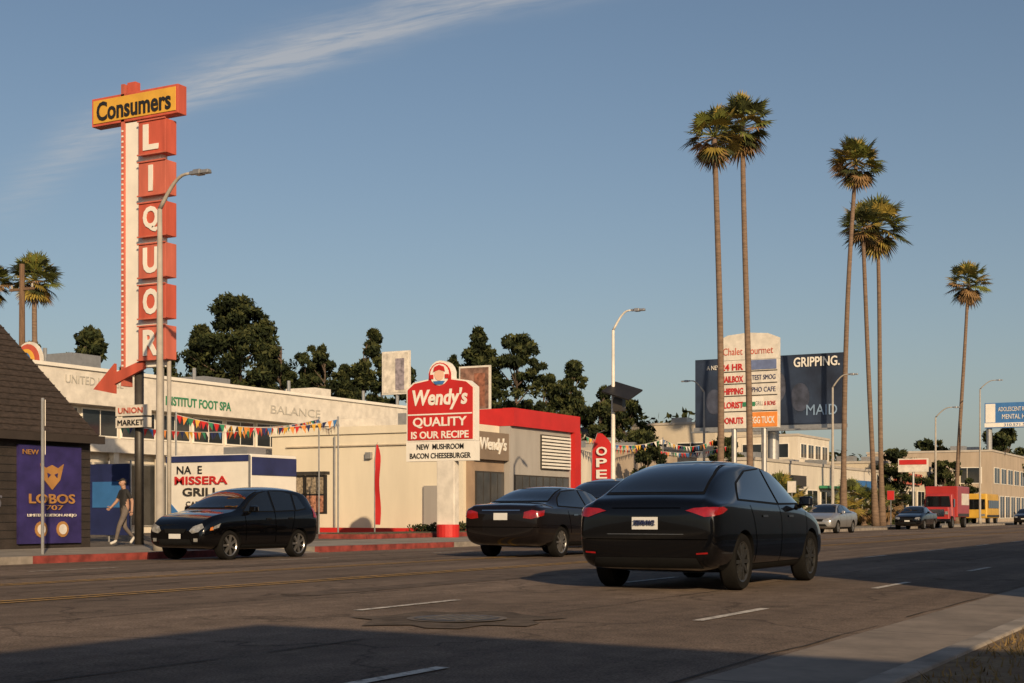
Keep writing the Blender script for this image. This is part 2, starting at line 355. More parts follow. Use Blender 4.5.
# ------------------------------------------------------------------ white strip mall
r=root('strip_mall',(57,50,0))
mb=MB(); mb.box(40,74,45.6,60,.12,7.0,STUC); mb.build('walls',r)
mb=MB(); mb.box(39.8,74.2,44.9,45.597,5.7,7.15,WHITE2); mb.box(39.7,74.3,44.8,46,7.152,7.3,WHITE); mb.box(39.9,74,45.0,45.59,3.7,4.3,WHITE2)
for i in range(12):
    x=41+i*2.9; mb.box(x-.15,x+.15,45.1,45.4,.14,3.698,STUC)
mb.build('fascia',r)
mb=MB(); windows_y(mb,40.3,73.7,4.45,5.55,45.6,14,DGLASS,WHITE,.15); windows_y(mb,40.3,73.7,.5,3.2,45.6,12,SGLASS,METAL,.12)
mb.build('windows',r)
PALE=pm('pale_letters',(.42,.40,.36),.6,.05,1)
text('INSTITUT FOOT SPA',(52.0,44.88,6.2),'-y',4.6,.42,GREEN,r,off=.02); text('BALANCE',(59.5,44.88,6.3),'-y',4.2,.42,PALE,r); text('UNITED HOUSE',(45.3,44.88,6.7),'-y',3.4,.35,PALE,r)
mb=MB(); mb.box(47,48.8,48,50,7.31,8.3,METAL); mb.box(56,58,48,50,7.31,8.0,METAL); mb.box(64,65.5,47,49,7.31,8.0,WHITE2)
for x in (44,51,53.5,61,68): mb.tube([(x,46.5,7.3),(x,46.5,8.1)],.09,METAL,8)
mb.build('roof_units',r)
r=root('round_mural_sign',(43.0,46.3,7.35)); mb=MB()
for k,(rad,m) in enumerate(((.80,WHITE2),(.70,ORED),(.5,YEL),(.36,BLUE),(.2,ORANGE))):
    n=24; x=-.06-.012*k
    mb.prism([(rad*math.cos(2*math.pi*i/n)+.08*k,.1+rad*math.sin(2*math.pi*i/n)) for i in range(n)],'x',x,.0 if k==0 else x+.011,m)
mb.tube([(.05,0,-.9),(.05,0,.3)],.06,METAL,8); mb.build('disc',r,False)
cols=[RED,YEL,BLUE,GREEN,WHITE2,ORANGE,RED,NAVY]
def bunting(segs,poles,loc):
    r=root('bunting_flags',loc); mb=MB()
    for p,q in segs:
        p=Vector(p);q=Vector(q); prev=None; n=max(12,int((q-p).length/.26))
        for i in range(n+1):
            t=i/n; c=p.lerp(q,t); c.z-=4*t*(1-t)*.4
            if prev is not None:
                mb.tube([prev,c],.012,WHITE2,4,False)
                d=(c-prev); mb.face([prev,prev+d*.85,prev+d*.42+Vector((random.uniform(-.08,.08),random.uniform(-.1,.1),-.30))],random.choice(cols))
            prev=c
    for a,b,c in poles: mb.tube([(a,b,.14),(a,b,c)],.035,METAL,6)
    mb.build('strings',r)
bunting((((38.4,34.2,4.5),(45.5,32.3,4.7)),((37,35.5,4.1),(50,36.5,5.1)),((38.4,34.2,4.5),(50,36.5,5.1)),((45.5,32.3,4.7),(50,36.5,5.1))),((38.4,34.2,4.6),(45.5,32.3,4.8),(50,36.5,5.2)),(42,34,4.4))
bunting((((66.5,31.6,5.0),(72.5,29.8,5.1)),((72.5,29.8,5.1),(78,28.9,5.3)),((66.5,31.6,5.0),(76,32.6,4.9)),((76,32.6,4.9),(86,31,5.3))),((72.5,29.8,5.2),(76,32.6,5.0)),(72,30,5))
# ------------------------------------------------------------------ box truck with graphics
r=root('food_truck',(38.5,32,0))
mb=MB(); mb.box(37.3,39.8,30.0,33.7,.55,3.0,WHITE); mb.build('body',r,bevel=.04)
mb=MB(); mb.box(37.27,37.298,30.05,33.65,2.76,2.97,NAVY); mb.box(37.35,39.75,29.97,29.998,2.3,2.9,NAVY); mb.prism([(37.5,.6),(39.7,.6),(39.7,1.5)],'y',29.97,29.998,NAVY); mb.prism([(30.06,.6),(31.2,.6),(30.06,1.9)],'x',37.27,37.297,NAVY); mb.prism([(33.6,.6),(32.6,.6),(33.6,1.5)],'x',37.27,37.297,BLUE); mb.build('vinyl_wrap',r)
text('NA  E',(37.26,32.6,2.5),'-x',1.1,.26,BLACK,r); text('MISSERA',(37.26,32.1,2.14),'-x',2.3,.28,RED,r,off=.02); text('GRILL',(37.26,32.1,1.75),'-x',1.6,.28,DARKM,r,off=.02); text('CATERING',(37.26,32.0,1.35),'-x',1.5,.16,DARKM,r)
mb=MB()
for yy in (30.6,33.1):
    for xx in (37.45,39.65): mb.tube([(xx-.1,yy,.45),(xx+.1,yy,.45)],.31,BLACK,16)
mb.box(37.15,37.27,30.2,33.5,.5,.62,DARKM); mb.box(37.26,37.3,30.0,30.06,.6,2.95,METAL); mb.box(37.6,38.6,30.4,31.4,3.0,3.25,METAL); mb.build('wheels_and_bumper',r)
r=root('banner_fence',(32.5,31.5,0)); mb=MB(); mb.box(32.8,32.84,31.1,32.9,.35,2.55,NAVY)
for y in (31.1,32.0,32.9): mb.tube([(32.88,y,.14),(32.88,y,2.65)],.03,METAL,6)
mb.box(32.78,32.798,31.4,32.6,1.2,2.0,BLUE); mb.build('banner',r)
# ------------------------------------------------------------------ fast food restaurant
r=root('fast_food_restaurant',(61,38,0))
mb=MB(); mb.box(55.6,67.2,32.6,43.4,.12,5.0,CREAM); mb.box(55.5,58.7,32.42,43.5,4.78,5.14,CREAM); mb.build('walls',r)
mb=MB(); mb.box(55.9,58.75,32.2,32.598,.14,3.5,TAN); mb.box(55.75,58.78,31.95,32.415,3.5,4.77,pm('brown_fascia',(.20,.15,.11),.7,.1,1)); mb.build('front_cladding',r)
mb=MB(); mb.box(58.8,66,31.7,32.3,5.15,6.0,RED); mb.box(65.3,66.0,31.65,36,.14,5.14,RED); mb.box(58.8,59.1,32.302,37,5.15,5.98,RED); mb.build('red_fin',r)
mb=MB(); mb.box(58.8,65.29,31.9,32.598,.14,5.14,GREYST); mb.box(66.0,71,32.61,40,.14,4.4,STUC); mb.build('tower',r)
mb=MB()
mb.box(61.9,65.0,31.8,31.899,3.2,4.9,DARKM)
for i in range(10): mb.box(61.9,65.0,31.74,31.799,3.25+i*.165,3.35+i*.165,WHITE)
mb.build('louvre',r)
mb=MB(); windows_y(mb,56.0,58.7,.5,2.9,32.2,2,SGLASS,DARKM,.12); windows_y(mb,59.2,65.0,.2,2.8,31.9,4,SGLASS,DARKM,.1)
mb.box(55.45,55.598,33.6,34.6,.2,2.3,GREYST); mb.tube([(55.5,39.6,.2),(55.5,39.6,4.7)],.05,METAL,6); mb.box(55.4,55.598,37.5,37.8,3.6,3.9,METAL); mb.box(55.5,55.598,33,42.5,4.2,4.26,pm('wall_trim',(.42,.36,.28))); mb.build('windows_and_fittings',r)
text("Wendy's",(57.25,31.93,4.15),'-y',2.5,.75,WHITE,r,off=.02,shear=.15,ext=.03)
mb=MB(); mb.box(57,59,35,37,5.15,5.8,METAL); mb.box(58,60.5,39,41,5.15,5.7,WHITE2); mb.build('roof_units',r)
mb=MB(); mb.box(54.9,55.25,32.0,43.4,.14,.36,RED); mb.box(54.9,67,31.2,31.5,.14,.40,RED); mb.build('red_kerb',r)
r=root('menu_board',(50.5,38,0)); mb=MB()
for y in (37.0,38.1,39.2):
    mb.box(50.4,50.6,y-.5,y+.5,1.0,2.7,BLACK); mb.box(50.37,50.399,y-.44,y+.44,1.08,1.8,pm('menu_print',(.35,.16,.10),.4,.7,9)); mb.box(50.37,50.399,y-.44,y+.44,1.88,2.6,pm('menu_print2',(.25,.2,.14),.4,.7,12)); mb.box(50.42,50.58,y-.08,y+.08,.14,.999,DARKM)
mb.box(50.3,50.65,36.4,39.8,2.71,2.85,DARKM); mb.build('boards',r)
PLANT=pm('planter_soil',(.07,.06,.035),.95,.4,5,.6)
r=root('planter',(47,29,0)); mb=MB(); mb.box(40.5,50,27.6,29.6,.1,.30,REDK); mb.box(40.7,49.8,27.8,29.4,.28,.34,PLANT); mb.build('kerb_and_soil',r,bevel=.02)
r=root('restaurant_pylon_sign',(44.6,27,.15))
mb=MB(); cy,cz,cr=27.05,6.12,.5
outl=[(28.5,3.67),(28.5,5.62),(28.2,5.85),(27.55,5.95)]+[(cy+cr*math.cos(R(-10+20*i)),cz+cr*math.sin(R(-10+20*i))) for i in range(11)]+[(26.55,5.95),(25.9,5.85),(25.6,5.62),(25.6,3.67)]
mb.prism(outl,'x',44.5,44.85,WHITE)
cy0,cz0=27.05,4.85
inn=[(cy0+(p[0]-cy0)*.955,cz0+(p[1]-cz0)*.955) for p in outl]
mb.prism(inn,'x',44.47,44.498,RED)
mb.box(44.455,44.469,25.68,28.42,4.63,4.68,WHITE)
n=20; mb.prism([(27.05+.40*math.cos(2*math.pi*i/n),6.1+.40*math.sin(2*math.pi*i/n)) for i in range(n)],'x',44.45,44.468,WHITE)
SK=pm('print_skin',(.7,.45,.33),.5,.05,1)
n=14; mb.prism([(27.05+.2*math.cos(2*math.pi*i/n),6.1+.23*math.sin(2*math.pi*i/n)) for i in range(n)],'x',44.43,44.448,SK)
mb.prism([(26.8,6.2),(26.85,6.38),(27.05,6.45),(27.25,6.38),(27.3,6.2),(27.05,6.27)],'x',44.415,44.43,RED)
mb.box(44.415,44.448,27.3,27.45,5.95,6.1,RED); mb.box(44.415,44.448,26.65,26.8,5.95,6.1,RED); mb.prism([(26.8,5.86),(27.3,5.86),(27.2,5.74),(26.9,5.74)],'x',44.415,44.448,BLUE)
mb.box(44.5,44.85,25.58,28.52,2.94,3.66,WHITE); mb.build('sign_cabinet',r)
text("Wendy's",(44.46,27.05,5.2),'-x',2.35,.78,WHITE,r,off=.03,shear=.15)
text("QUALITY",(44.46,27.05,4.35),'-x',2.3,.4,WHITE,r,off=.02); text("IS OUR RECIPE",(44.46,27.05,3.9),'-x',2.45,.27,WHITE,r,off=.02)
text("NEW  MUSHROOM",(44.49,27.05,3.47),'-x',2.0,.2,BLACK,r,off=.012); text("BACON CHEESEBURGER",(44.49,27.05,3.14),'-x',2.6,.2,BLACK,r,off=.012)
mb=MB(); mb.box(44.5,44.85,26.45,27.2,.5,2.94,WHITE2); mb.tube([(44.67,26.82,.14),(44.67,26.82,.62)],.42,RED,20); mb.build('pole',r,bevel=.03)
def feather(x,y,h,w,label,name='feather_flag'):
    r=root(name,(x,y,.14)); mb=MB()
    mb.tube([(0,0,0),(0,0,h*.8),(0,-w*.25,h*.97),(0,-w*.6,h)],[.03,.025,.015,.01],METAL,6); mb.build('pole',r,False)
    mb=MB(); prev=None
    for i in range(15):
        t=i/14; z=h*(.12+.86*t); w0=w if t<.75 else w*(1-((t-.75)/.25)**2*.75); wob=.06*math.sin(t*9)
        off=-w*.25*max(0,(t-.8)/.2)
        cur=((wob*.3,off,z),(wob,off-w0,z-.05*w))
        if prev: mb.face([prev[0],prev[1],cur[1],cur[0]],RED)
        prev=cur
    mb.build('banner',r,False,smooth=True)
    for i,ch in enumerate(label): text(ch,(-.08,-w*.5,h*(.80-.11*i)),'-x',w*.5,h*.085,WHITE,r,off=.02,world=False)
feather(47.0,31.6,3.7,.26,''); feather(54.0,25.4,4.35,.98,'OPEN')
# ------------------------------------------------------------------ tenant pylon sign
r=root('tenant_pylon_sign',(78.6,27,.14))
mb=MB(); mb.box(78.5,78.9,25.2,28.8,9.9,11.1,WHITE2); mb.prism([(25.2,11.1),(28.8,11.1),(28.2,11.35),(27,11.45),(25.8,11.35)],'x',78.5,78.9,WHITE2)
mb.box(78.5,78.9,27.05,28.8,5.95,9.88,WHITE2); mb.box(78.5,78.9,25.2,27.03,5.95,9.88,WHITE2)
mb.tube([(78.7,27.9,.14),(78.7,27.9,6)],.16,METAL); mb.tube([(78.7,26.1,.14),(78.7,26.1,6)],.16,METAL); mb.build('cabinet',r)
mb=MB()
for z in (6.9,7.8,8.5,9.2): mb.box(78.47,78.499,25.25,28.75,z,z+.05,DARKM)
mb.box(78.47,78.499,25.25,26.95,6.0,6.85,ORANGE); mb.box(78.47,78.499,26.1,27.0,7.0,7.7,WHITE)
mb.box(78.46,78.469,26.75,27.05,6.95,7.75,GREEN); mb.box(78.455,78.459,26.55,27.3,7.2,7.45,GREEN); mb.box(78.47,78.499,25.3,26.9,9.3,9.85,pm('blue_strip',(.12,.16,.3))); mb.build('panels',r)
text('Chalet Gourmet',(78.49,27,10.4),'-x',3.0,.42,ORED,r)
for z,a in ((9.5,'24 HR'),(8.8,'MAILBOX'),(8.1,'SHIPPING'),(7.3,'FLORIST'),(6.4,'DONUTS')): text(a,(78.48,27.95,z),'-x',1.35,.38,RED,r,off=.03)
for z,a in ((8.85,'TEST SMOG'),(8.15,'PHO CAFE'),): text(a,(78.48,26.05,z),'-x',1.4,.28,NAVY,r)
text('GRILL & BONS',(78.48,25.95,7.35),'-x',1.2,.25,RED,r)
text('EGG TUCK',(78.46,26.1,6.4),'-x',1.4,.4,WHITE,r,off=.02)
# ------------------------------------------------------------------ billboards
BBD=pm('billboard_print_dark',(.010,.014,.028),.5,.5,.35,c2=(.028,.045,.085))
r=root('billboard',(107.3,35,0)); mb=MB(); mb.box(107,107.25,29.1,41.2,7.9,13.3,BBD); mb.box(106.93,107.3,29.0,41.3,7.6,7.88,METAL); mb.box(106.3,107,29,41.3,7.45,7.55,METAL)
mb.tube([(107.8,35,.1),(107.8,35,9)],.45,METAL,14); mb.box(107.3,107.6,30,40.5,8.8,9.2,METAL); mb.box(107.3,107.6,30,40.5,11.8,12.1,METAL); mb.build('board',r)
FC=pm('print_face',(.085,.09,.12),.5,.5,1.2); FC2=pm('print_face_dark',(.045,.052,.08),.5,.5,1.2)
mb=MB()
for cy,cz,s,m,dx in ((34.6,10.9,1.3,FC,.0),(32.6,10.0,1.1,FC2,.02),(39.6,9.9,1.0,FC2,.0)):
    mb.prism([(cy+s*.68*math.cos(2*math.pi*i/18),cz+s*math.sin(2*math.pi*i/18)) for i in range(18)],'x',106.97-dx,106.98-dx,m)
    zt=max(8.3,cz-s*1.15); mb.prism([(cy-s*1.5,8.0),(cy-s*1.3,zt),(cy+s*1.3,zt),(cy+s*1.5,8.0)],'x',106.965-dx,106.969-dx,BBD)
mb.build('printed_figures',r)
text('GRIPPING.',(106.93,31.3,12.7),'-x',3.6,.75,WHITE,r,off=.02); text('MAID',(106.93,30.9,9.0),'-x',2.4,.8,pm('print_blue',(.2,.3,.45)),r); text('A NEW SERIES',(106.93,39,12.6),'-x',2.4,.35,WHITE,r)
r=root('billboard',(158.7,25,0)); mb=MB(); mb.box(158.5,158.8,21.4,28,10.2,12.9,BLUE); mb.box(158.47,158.499,21.4,28,10.3,10.75,WHITE); mb.box(158.47,158.499,26.9,27.9,10.8,12.8,WHITE); mb.tube([(159,27.6,.1),(159,27.6,10.3)],.3,METAL,12); mb.build('board',r)
text('ADOLESCENT RESIDENTIAL',(158.46,24.3,12.2),'-x',4.6,.45,WHITE,r); text('MENTAL HEALTH',(158.46,24.3,11.4),'-x',3.8,.5,WHITE,r); text('310.571.5500',(158.45,24.5,10.52),'-x',3.0,.3,BLUE,r)
def smallbb(x,y0,y1,z0,z1,m,m2):
    r=root('billboard',(x,(y0+y1)/2,0)); mb=MB(); mb.box(x,x+.15,y0,y1,z0,z1,WHITE2); mb.box(x-.03,x-.001,y0+.12,y1-.12,z0+.12,z1-.12,m); mb.box(x-.05,x-.031,y0+.4,y0+(y1-y0)*.5,z0+.3,z1-.5,m2); mb.tube([(x+.2,(y0+y1)/2,.1),(x+.2,(y0+y1)/2,z0+.3)],.12,METAL,8); mb.build('board',r)
smallbb(80,51,53.2,9.0,11.9,pm('print_mix',(.60,.55,.48),.5,.35,1.5),pm('print_grey',(.25,.22,.25),.5,.5,3))
smallbb(82.4,46.2,48.6,7.9,10.9,pm('print_mix2',(.20,.11,.08),.5,.7,1.8),pm('print_brown',(.25,.10,.06),.5,.5,3))
# ------------------------------------------------------------------ background buildings
for x0,x1,y0,y1,h,m in ((116,124,52,62,8.2,STUC),(119,130,44,52,9.0,BEIGE),(124,134,38,44,8.0,STUC)):
    shop('apartment_block',x0,x1,y0,y1,h,m,((.8,2.0,4),(3.4,4.7,4),(6.0,7.2,4)))
r=shop('white_shop',88.6,121,30,44,4.5,STUC,((.5,2.6,9),)); mb=MB()
mb.box(92,99,29.7,29.93,2.95,3.7,DARKM); mb.box(103,109,29.4,29.93,2.9,3.1,GREEN); mb.box(112,118,29.75,29.93,3.0,3.7,BLUE); mb.build('shop_fascias',r)
r=shop('white_shop',123,162,30,45,5.4,BEIGE,((.5,3.0,10),)); mb=MB(); mb.box(126,136,29.7,29.93,3.7,4.7,ORED2); mb.box(142,150,29.7,29.93,3.6,4.5,GREYST); mb.build('shop_fascias',r)
shop('tan_shop',73.5,86,33,44,4.6,TANST,((.5,2.8,4),))
shop('beige_shop',156,200,26.8,40,7.6,TANST,((.5,2.8,12),(4.2,5.8,10)))
shop('grey_shop',100,118,46,60,6.5,GREYST,((.8,2.6,4),(4,5.4,4)))
# ------------------------------------------------------------------ foliage
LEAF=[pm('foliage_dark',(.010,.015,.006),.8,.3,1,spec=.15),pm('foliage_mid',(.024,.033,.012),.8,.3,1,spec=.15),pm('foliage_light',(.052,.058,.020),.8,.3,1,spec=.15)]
BARK=pm('bark',(.09,.065,.048),.9,.3,3,.4)
def leafmesh(C,S,name,parent,mats,matidx=None,upb=0.0):
    n=len(C); d1=np.random.normal(size=(n,3)); d1[:,2]+=upb; d1/=np.linalg.norm(d1,axis=1)[:,None]
    d2=np.random.normal(size=(n,3)); d2-=d1*(d1*d2).sum(1)[:,None]; d2/=np.linalg.norm(d2,axis=1)[:,None]
    S=S[:,None]; V=np.stack([C-d1*S,C+d2*S*.40,C+d1*S,C-d2*S*.40],1).reshape(-1,3)
    me=bpy.data.meshes.new(name); me.from_pydata(V.tolist(),[],np.arange(n*4).reshape(-1,4).tolist())
    for m in mats: me.materials.append(m)
    if matidx is None: matidx=np.random.choice(len(mats),n)
    me.polygons.foreach_set('material_index',matidx.astype(int).tolist())
    o=bpy.data.objects.new(name,me); COL.objects.link(o); par(o,parent,False); return o
def tree(name,x,y,h,w,base=.25,seed=0,nc=60,nl=130,ls=.26,cone=False):
    rng=np.random.default_rng(seed); r=root(name,(x,y,.0)); zb0=h*base
    Cs=[];Ms=[];cl=[]
    lob=rng.normal(size=(5,2))*w*.07
    for k in range(nc):
        t=rng.random()
        if cone: prof=(1-t**1.8)**.85*(.65+.35*min(1,t*4))
        else: prof=math.sin(math.pi*min(1,(t*.86+.13)))**.45
        lo=lob[int(t*4.99)]
        a=rng.random()*2*math.pi; rr=prof*w/2*(rng.random()**.45)*.92*(1+.18*rng.normal())
        s=w*.115*(.5+.8*rng.random())*(1.15-.45*t)
        c=np.array([rr*math.cos(a)+lo[0],rr*math.sin(a)+lo[1],min(zb0+(h-zb0)*t,h-s*.6)]); cl.append(c)
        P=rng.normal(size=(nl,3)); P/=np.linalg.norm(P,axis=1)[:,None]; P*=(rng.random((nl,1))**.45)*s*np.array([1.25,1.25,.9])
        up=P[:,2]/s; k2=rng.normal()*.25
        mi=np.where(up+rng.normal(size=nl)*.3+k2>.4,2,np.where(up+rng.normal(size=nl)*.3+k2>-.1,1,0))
        Cs.append(c+P); Ms.append(mi)
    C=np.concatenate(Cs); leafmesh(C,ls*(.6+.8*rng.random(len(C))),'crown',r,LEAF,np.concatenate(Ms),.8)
    mb=MB(); mb.tube([(0,0,0),(.1,0,h*.3),(0,.1,h*.6),(0,0,h*.9)],[w*.045,w*.035,w*.02,.04],BARK,8)
    for c in cl[::3]:
        zb=max(h*.15,c[2]-1.5-abs(c[0])*.4); mb.tube([(0,0,zb),(c[0]*.5,c[1]*.5,(zb+c[2])/2),tuple(c)],[w*.014,w*.01,.02],BARK,5,False)
    mb.build('trunk',r,False,True); return r
T=[(98.6,80.5,20.2,8.4,.1,190),(97,83.5,17.6,7,.1,140),(101,77.8,17.6,7,.1,140),(95.5,85,15.2,6,.1,100),(102,76,15.2,5.4,.1,100),
   (73.7,73.9,14.2,5.6,.2,100),(71,76.5,12.8,5,.2,80),(75.5,71.5,12,4.5,.2,70),(102.3,74,15.8,5,.1,105),(103.0,72.3,14.0,4.4,.1,80),(103.9,71,17.2,5.2,.1,125),(104.6,69.6,14.0,4.4,.1,80),
   (105.7,67.4,14.2,5,.1,90),(106.8,65.2,13.0,4.4,.1,80),(108.5,62.2,17.3,5.4,.1,130),(107.3,64.0,14.8,4.4,.1,80),(110.2,59.1,16.7,6.2,.1,140),(109.2,60.8,15.4,4.6,.1,90),(112.4,54.8,14.4,5.6,.1,115),(111.3,57,13.2,5,.1,90),(114.7,50.7,11.2,5.2,.15,90),(113.6,52.6,12.2,4.6,.15,80),(99.6,79,13.5,7,.05,90),(92,82,12.5,7,.05,90)]
for i,(x,y,h,w,b,nc) in enumerate(T): tree('pine_tree',x,y,h,w,b,100+i,nc,120,.24,cone=(i%4!=0))
tree('street_tree',83,35.5,5.4,3.6,.3,5,50,110,.15); tree('street_tree',177.8,28.8,11.5,6.5,.3,6,60,110,.3); tree('street_tree',166,34,9.5,5,.3,61,50,110,.3)
tree('street_tree',71.8,30.5,5.0,2.4,.3,62,40,110,.12); tree('street_tree',121.5,28.2,6.5,4,.3,63,50,110,.18); tree('street_tree',104,45,7.5,5,.3,64,60,110,.18); tree('street_tree',140,28.4,6,4.5,.3,65,60,110,.2); tree('street_tree',89,32,6.0,3.5,.3,66,50,110,.15)
rng=np.random.default_rng(3); Cs=[];Ms=[]
for i in range(150):
    x=140+rng.random()*240; y=58+rng.random()*25; h=8+rng.random()*5
    P=rng.normal(size=(110,3)); P/=np.linalg.norm(P,axis=1)[:,None]; s=2+rng.random()*1.6; P*=(rng.random((110,1))**.4)*s
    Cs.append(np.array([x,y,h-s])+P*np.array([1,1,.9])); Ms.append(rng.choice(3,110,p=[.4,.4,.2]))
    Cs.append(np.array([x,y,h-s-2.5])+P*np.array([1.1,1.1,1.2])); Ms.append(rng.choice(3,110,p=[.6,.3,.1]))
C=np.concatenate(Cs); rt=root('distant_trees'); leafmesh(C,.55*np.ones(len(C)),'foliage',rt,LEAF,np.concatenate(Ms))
PG=pm('palm_frond_green',(.115,.13,.028),.5,.35,1.5); PD=pm('palm_frond_dark',(.036,.044,.013),.6,.3,1.5); PB=pm('palm_frond_dead',(.20,.12,.05),.8,.3,1.5); PY=pm('palm_frond_yellow',(.24,.18,.035),.6,.3,1.5)
PT=pm('palm_trunk',(.16,.108,.075),.9,.3,2,.6,8,stretch=(1,1,6))
def palm(name,x,y,h,lean=(0,0),cr=1.75,seed=0,r0=.25,nleaf=66,drop=.80):
    rng=random.Random(seed); r=root(name,(x,y,.1)); mb=MB(); pts=[];rad=[]
    for i in range(25):
        t=i/24; q=t**1.5; pts.append((lean[0]*q+.12*math.sin(t*5+seed),lean[1]*q+.12*math.cos(t*4+seed),(h-cr)*t))
        rad.append(r0*(1.2-.45*(i/24)/.16) if i/24<.16 else r0*(.75-.22*(i/24)))
    mb.tube(pts,rad,PT,10); mb.build('trunk',r,False,True)
    top=Vector(pts[-1]); mb=MB()
    for k in range(nleaf):
        u=k/nleaf; el=math.pi/2-(u**.85)*math.pi*drop+rng.uniform(-.12,.12); az=k*2.39996+rng.uniform(-.3,.3)
        L=cr*(.42+.26*rng.random()) if el>-0.5 else cr*(.30+.12*rng.random())
        d=Vector((math.cos(az)*math.cos(el),math.sin(az)*math.cos(el),math.sin(el)))
        m=rng.choice([PG,PG,PD,PY]) if el>-.1 else (rng.choice([PG,PD,PB,PY]) if el>-.5 else rng.choice([PB,PB,PY,PD]))
        b0=top+Vector((0,0,.15 if el>-.5 else -.2)); p1=b0+d*L
        mb.tube([b0,p1],[.022,.015],m,3,False)
        side=d.cross(Vector((0,0,1))); side=side.normalized() if side.length>.01 else Vector((1,0,0)); upv=side.cross(d).normalized()
        nb=15; F=cr*.52*(.8+.4*rng.random()); tw=rng.uniform(-.5,.5); s2=side*math.cos(tw)+upv*math.sin(tw); u2=s2.cross(d)
        for j in range(nb):
            a=(j/(nb-1)-.5)*R(200); dd=(d*math.cos(a)+s2*math.sin(a)).normalized(); ln=F*(1-.3*abs(j/(nb-1)-.5)*2)
            perp=dd.cross(u2).normalized()*.040*cr
            mid=p1+dd*ln*.55; tip=p1+dd*ln+Vector((0,0,-.22*ln*rng.uniform(.2,1.4)))
            mb.face([p1,mid-perp*.8,tip,mid+perp*.8],m)
    mb.build('crown',r,False); return r
palm('palm_tree',68.1,24.9,21.4,(-.1,.2),1.6,1,drop=.9); palm('palm_tree',72.4,24.9,23.4,(.5,.4),1.85,2,drop=.9)
palm('palm_tree',91.0,25.0,25.2,(.4,-.9),1.85,3); palm('palm_tree',99.6,25.0,22.5,(-1.1,.6),1.7,4,drop=.75); palm('palm_tree',101.2,24.8,23.4,(.4,.6),2.25,5,drop=.9)
palm('palm_tree',128.5,25.0,23.4,(2.3,-.4),2.1,6,drop=.9)
palm('palm_tree',55.6,63.2,15.0,(.3,0),1.4,7); palm('palm_tree',57.2,61.0,15.4,(-.2,0),1.6,8)
for i,(x,y,h) in enumerate(((82.5,26.3,3.4),(84.2,27.4,3.0),(86.5,26.8,2.6),(99.4,26.6,3.4),(104,26.8,3.0),(90,28.6,2.6),(112,27,3.2),(96,26.2,2.4))): palm('fan_palm_shrub',x,y,h,(0,0),1.6,20+i,.25,30)
def shrub(x0,x1,y0,y1,z0,h,seed,n=1500,ls=.07):
    rng=np.random.default_rng(seed); r=root('hedge',((x0+x1)/2,(y0+y1)/2,z0))
    P=rng.random((n,3))-.5; P[:,0]*=(x1-x0); P[:,1]*=(y1-y0); P[:,2]=(P[:,2]+.5)*h*(.7+.3*np.sin(P[:,0]*2.1+seed)*.6)
    leafmesh(P,ls*(.6+.8*rng.random(n)),'leaves',r,LEAF)
shrub(45.5,49.5,28,29.2,.34,.4,1,1800,.06); shrub(86,99,28,29,.14,1.2,2,5000,.12); shrub(106,120,27.6,28.6,.14,1.4,4,5000,.14); shrub(124,150,27.4,28.6,.14,1.6,5,6000,.16); shrub(72,80,31,32,.14,1.3,7,4000,.1)
def upole(x,y,h):
    r=root('utility_pole',(x,y,.1)); mb=MB(); mb.tube([(0,0,0),(0,0,h)],[.2,.13],WOOD,10); mb.box(-.06,.06,-.8,.8,h-1.3,h-1.18,WOOD)
    for yy in (-.7,.7): mb.tube([(0,yy,h-1.18),(0,yy,h-1.0)],.05,POLEG,6)
    mb.build('pole',r,False)
upole(50.1,54.5,13.2)
# ------------------------------------------------------------------ vehicles
CARB=pm('car_paint_black',(.002,.002,.0025),.14,.1,1,coat=.9,spec=.1); CARB2=pm('car_paint_darkbronze',(.006,.0045,.0045),.15,.1,1,coat=.9,spec=.1)
CARS=pm('car_paint_silver',(.38,.38,.38),.28,.05,1,metal=.6,coat=.8)
CGL=pm('car_glass',(.006,.007,.008),.02,.1,1,coat=1.0); TYRE=pm('tyre_rubber',(.009,.0085,.008),.85,.2,5,spec=.12); RIM=pm('alloy_rim',(.30,.29,.28),.3,.1,3,metal=.8); RIMD=pm('alloy_rim_dark',(.06,.06,.06),.35,.1,3,metal=.6)
TAIL=pm('tail_light_red',(.24,.005,.005),.15,.3,8,coat=1.0); HEADL=pm('headlight_lens',(.35,.35,.34),.08,.4,14,metal=.4,coat=1.0); AMB=pm('amber_lens',(.5,.15,.03),.2,.1,3,coat=1.0)
TRIM=pm('black_plastic',(.008,.008,.008),.65,.1,3,spec=.15); PLATE=pm('plate_white',(.60,.60,.58),.5,.05,4); CHROME=pm('chrome',(.6,.6,.6),.15,.05,3,metal=1.0)
GAP=pm('panel_gap',(.001,.001,.001),.9,.1,1,spec=0); SEAL=pm('window_seal',(.004,.004,.004),.6,.1,1,spec=.2)
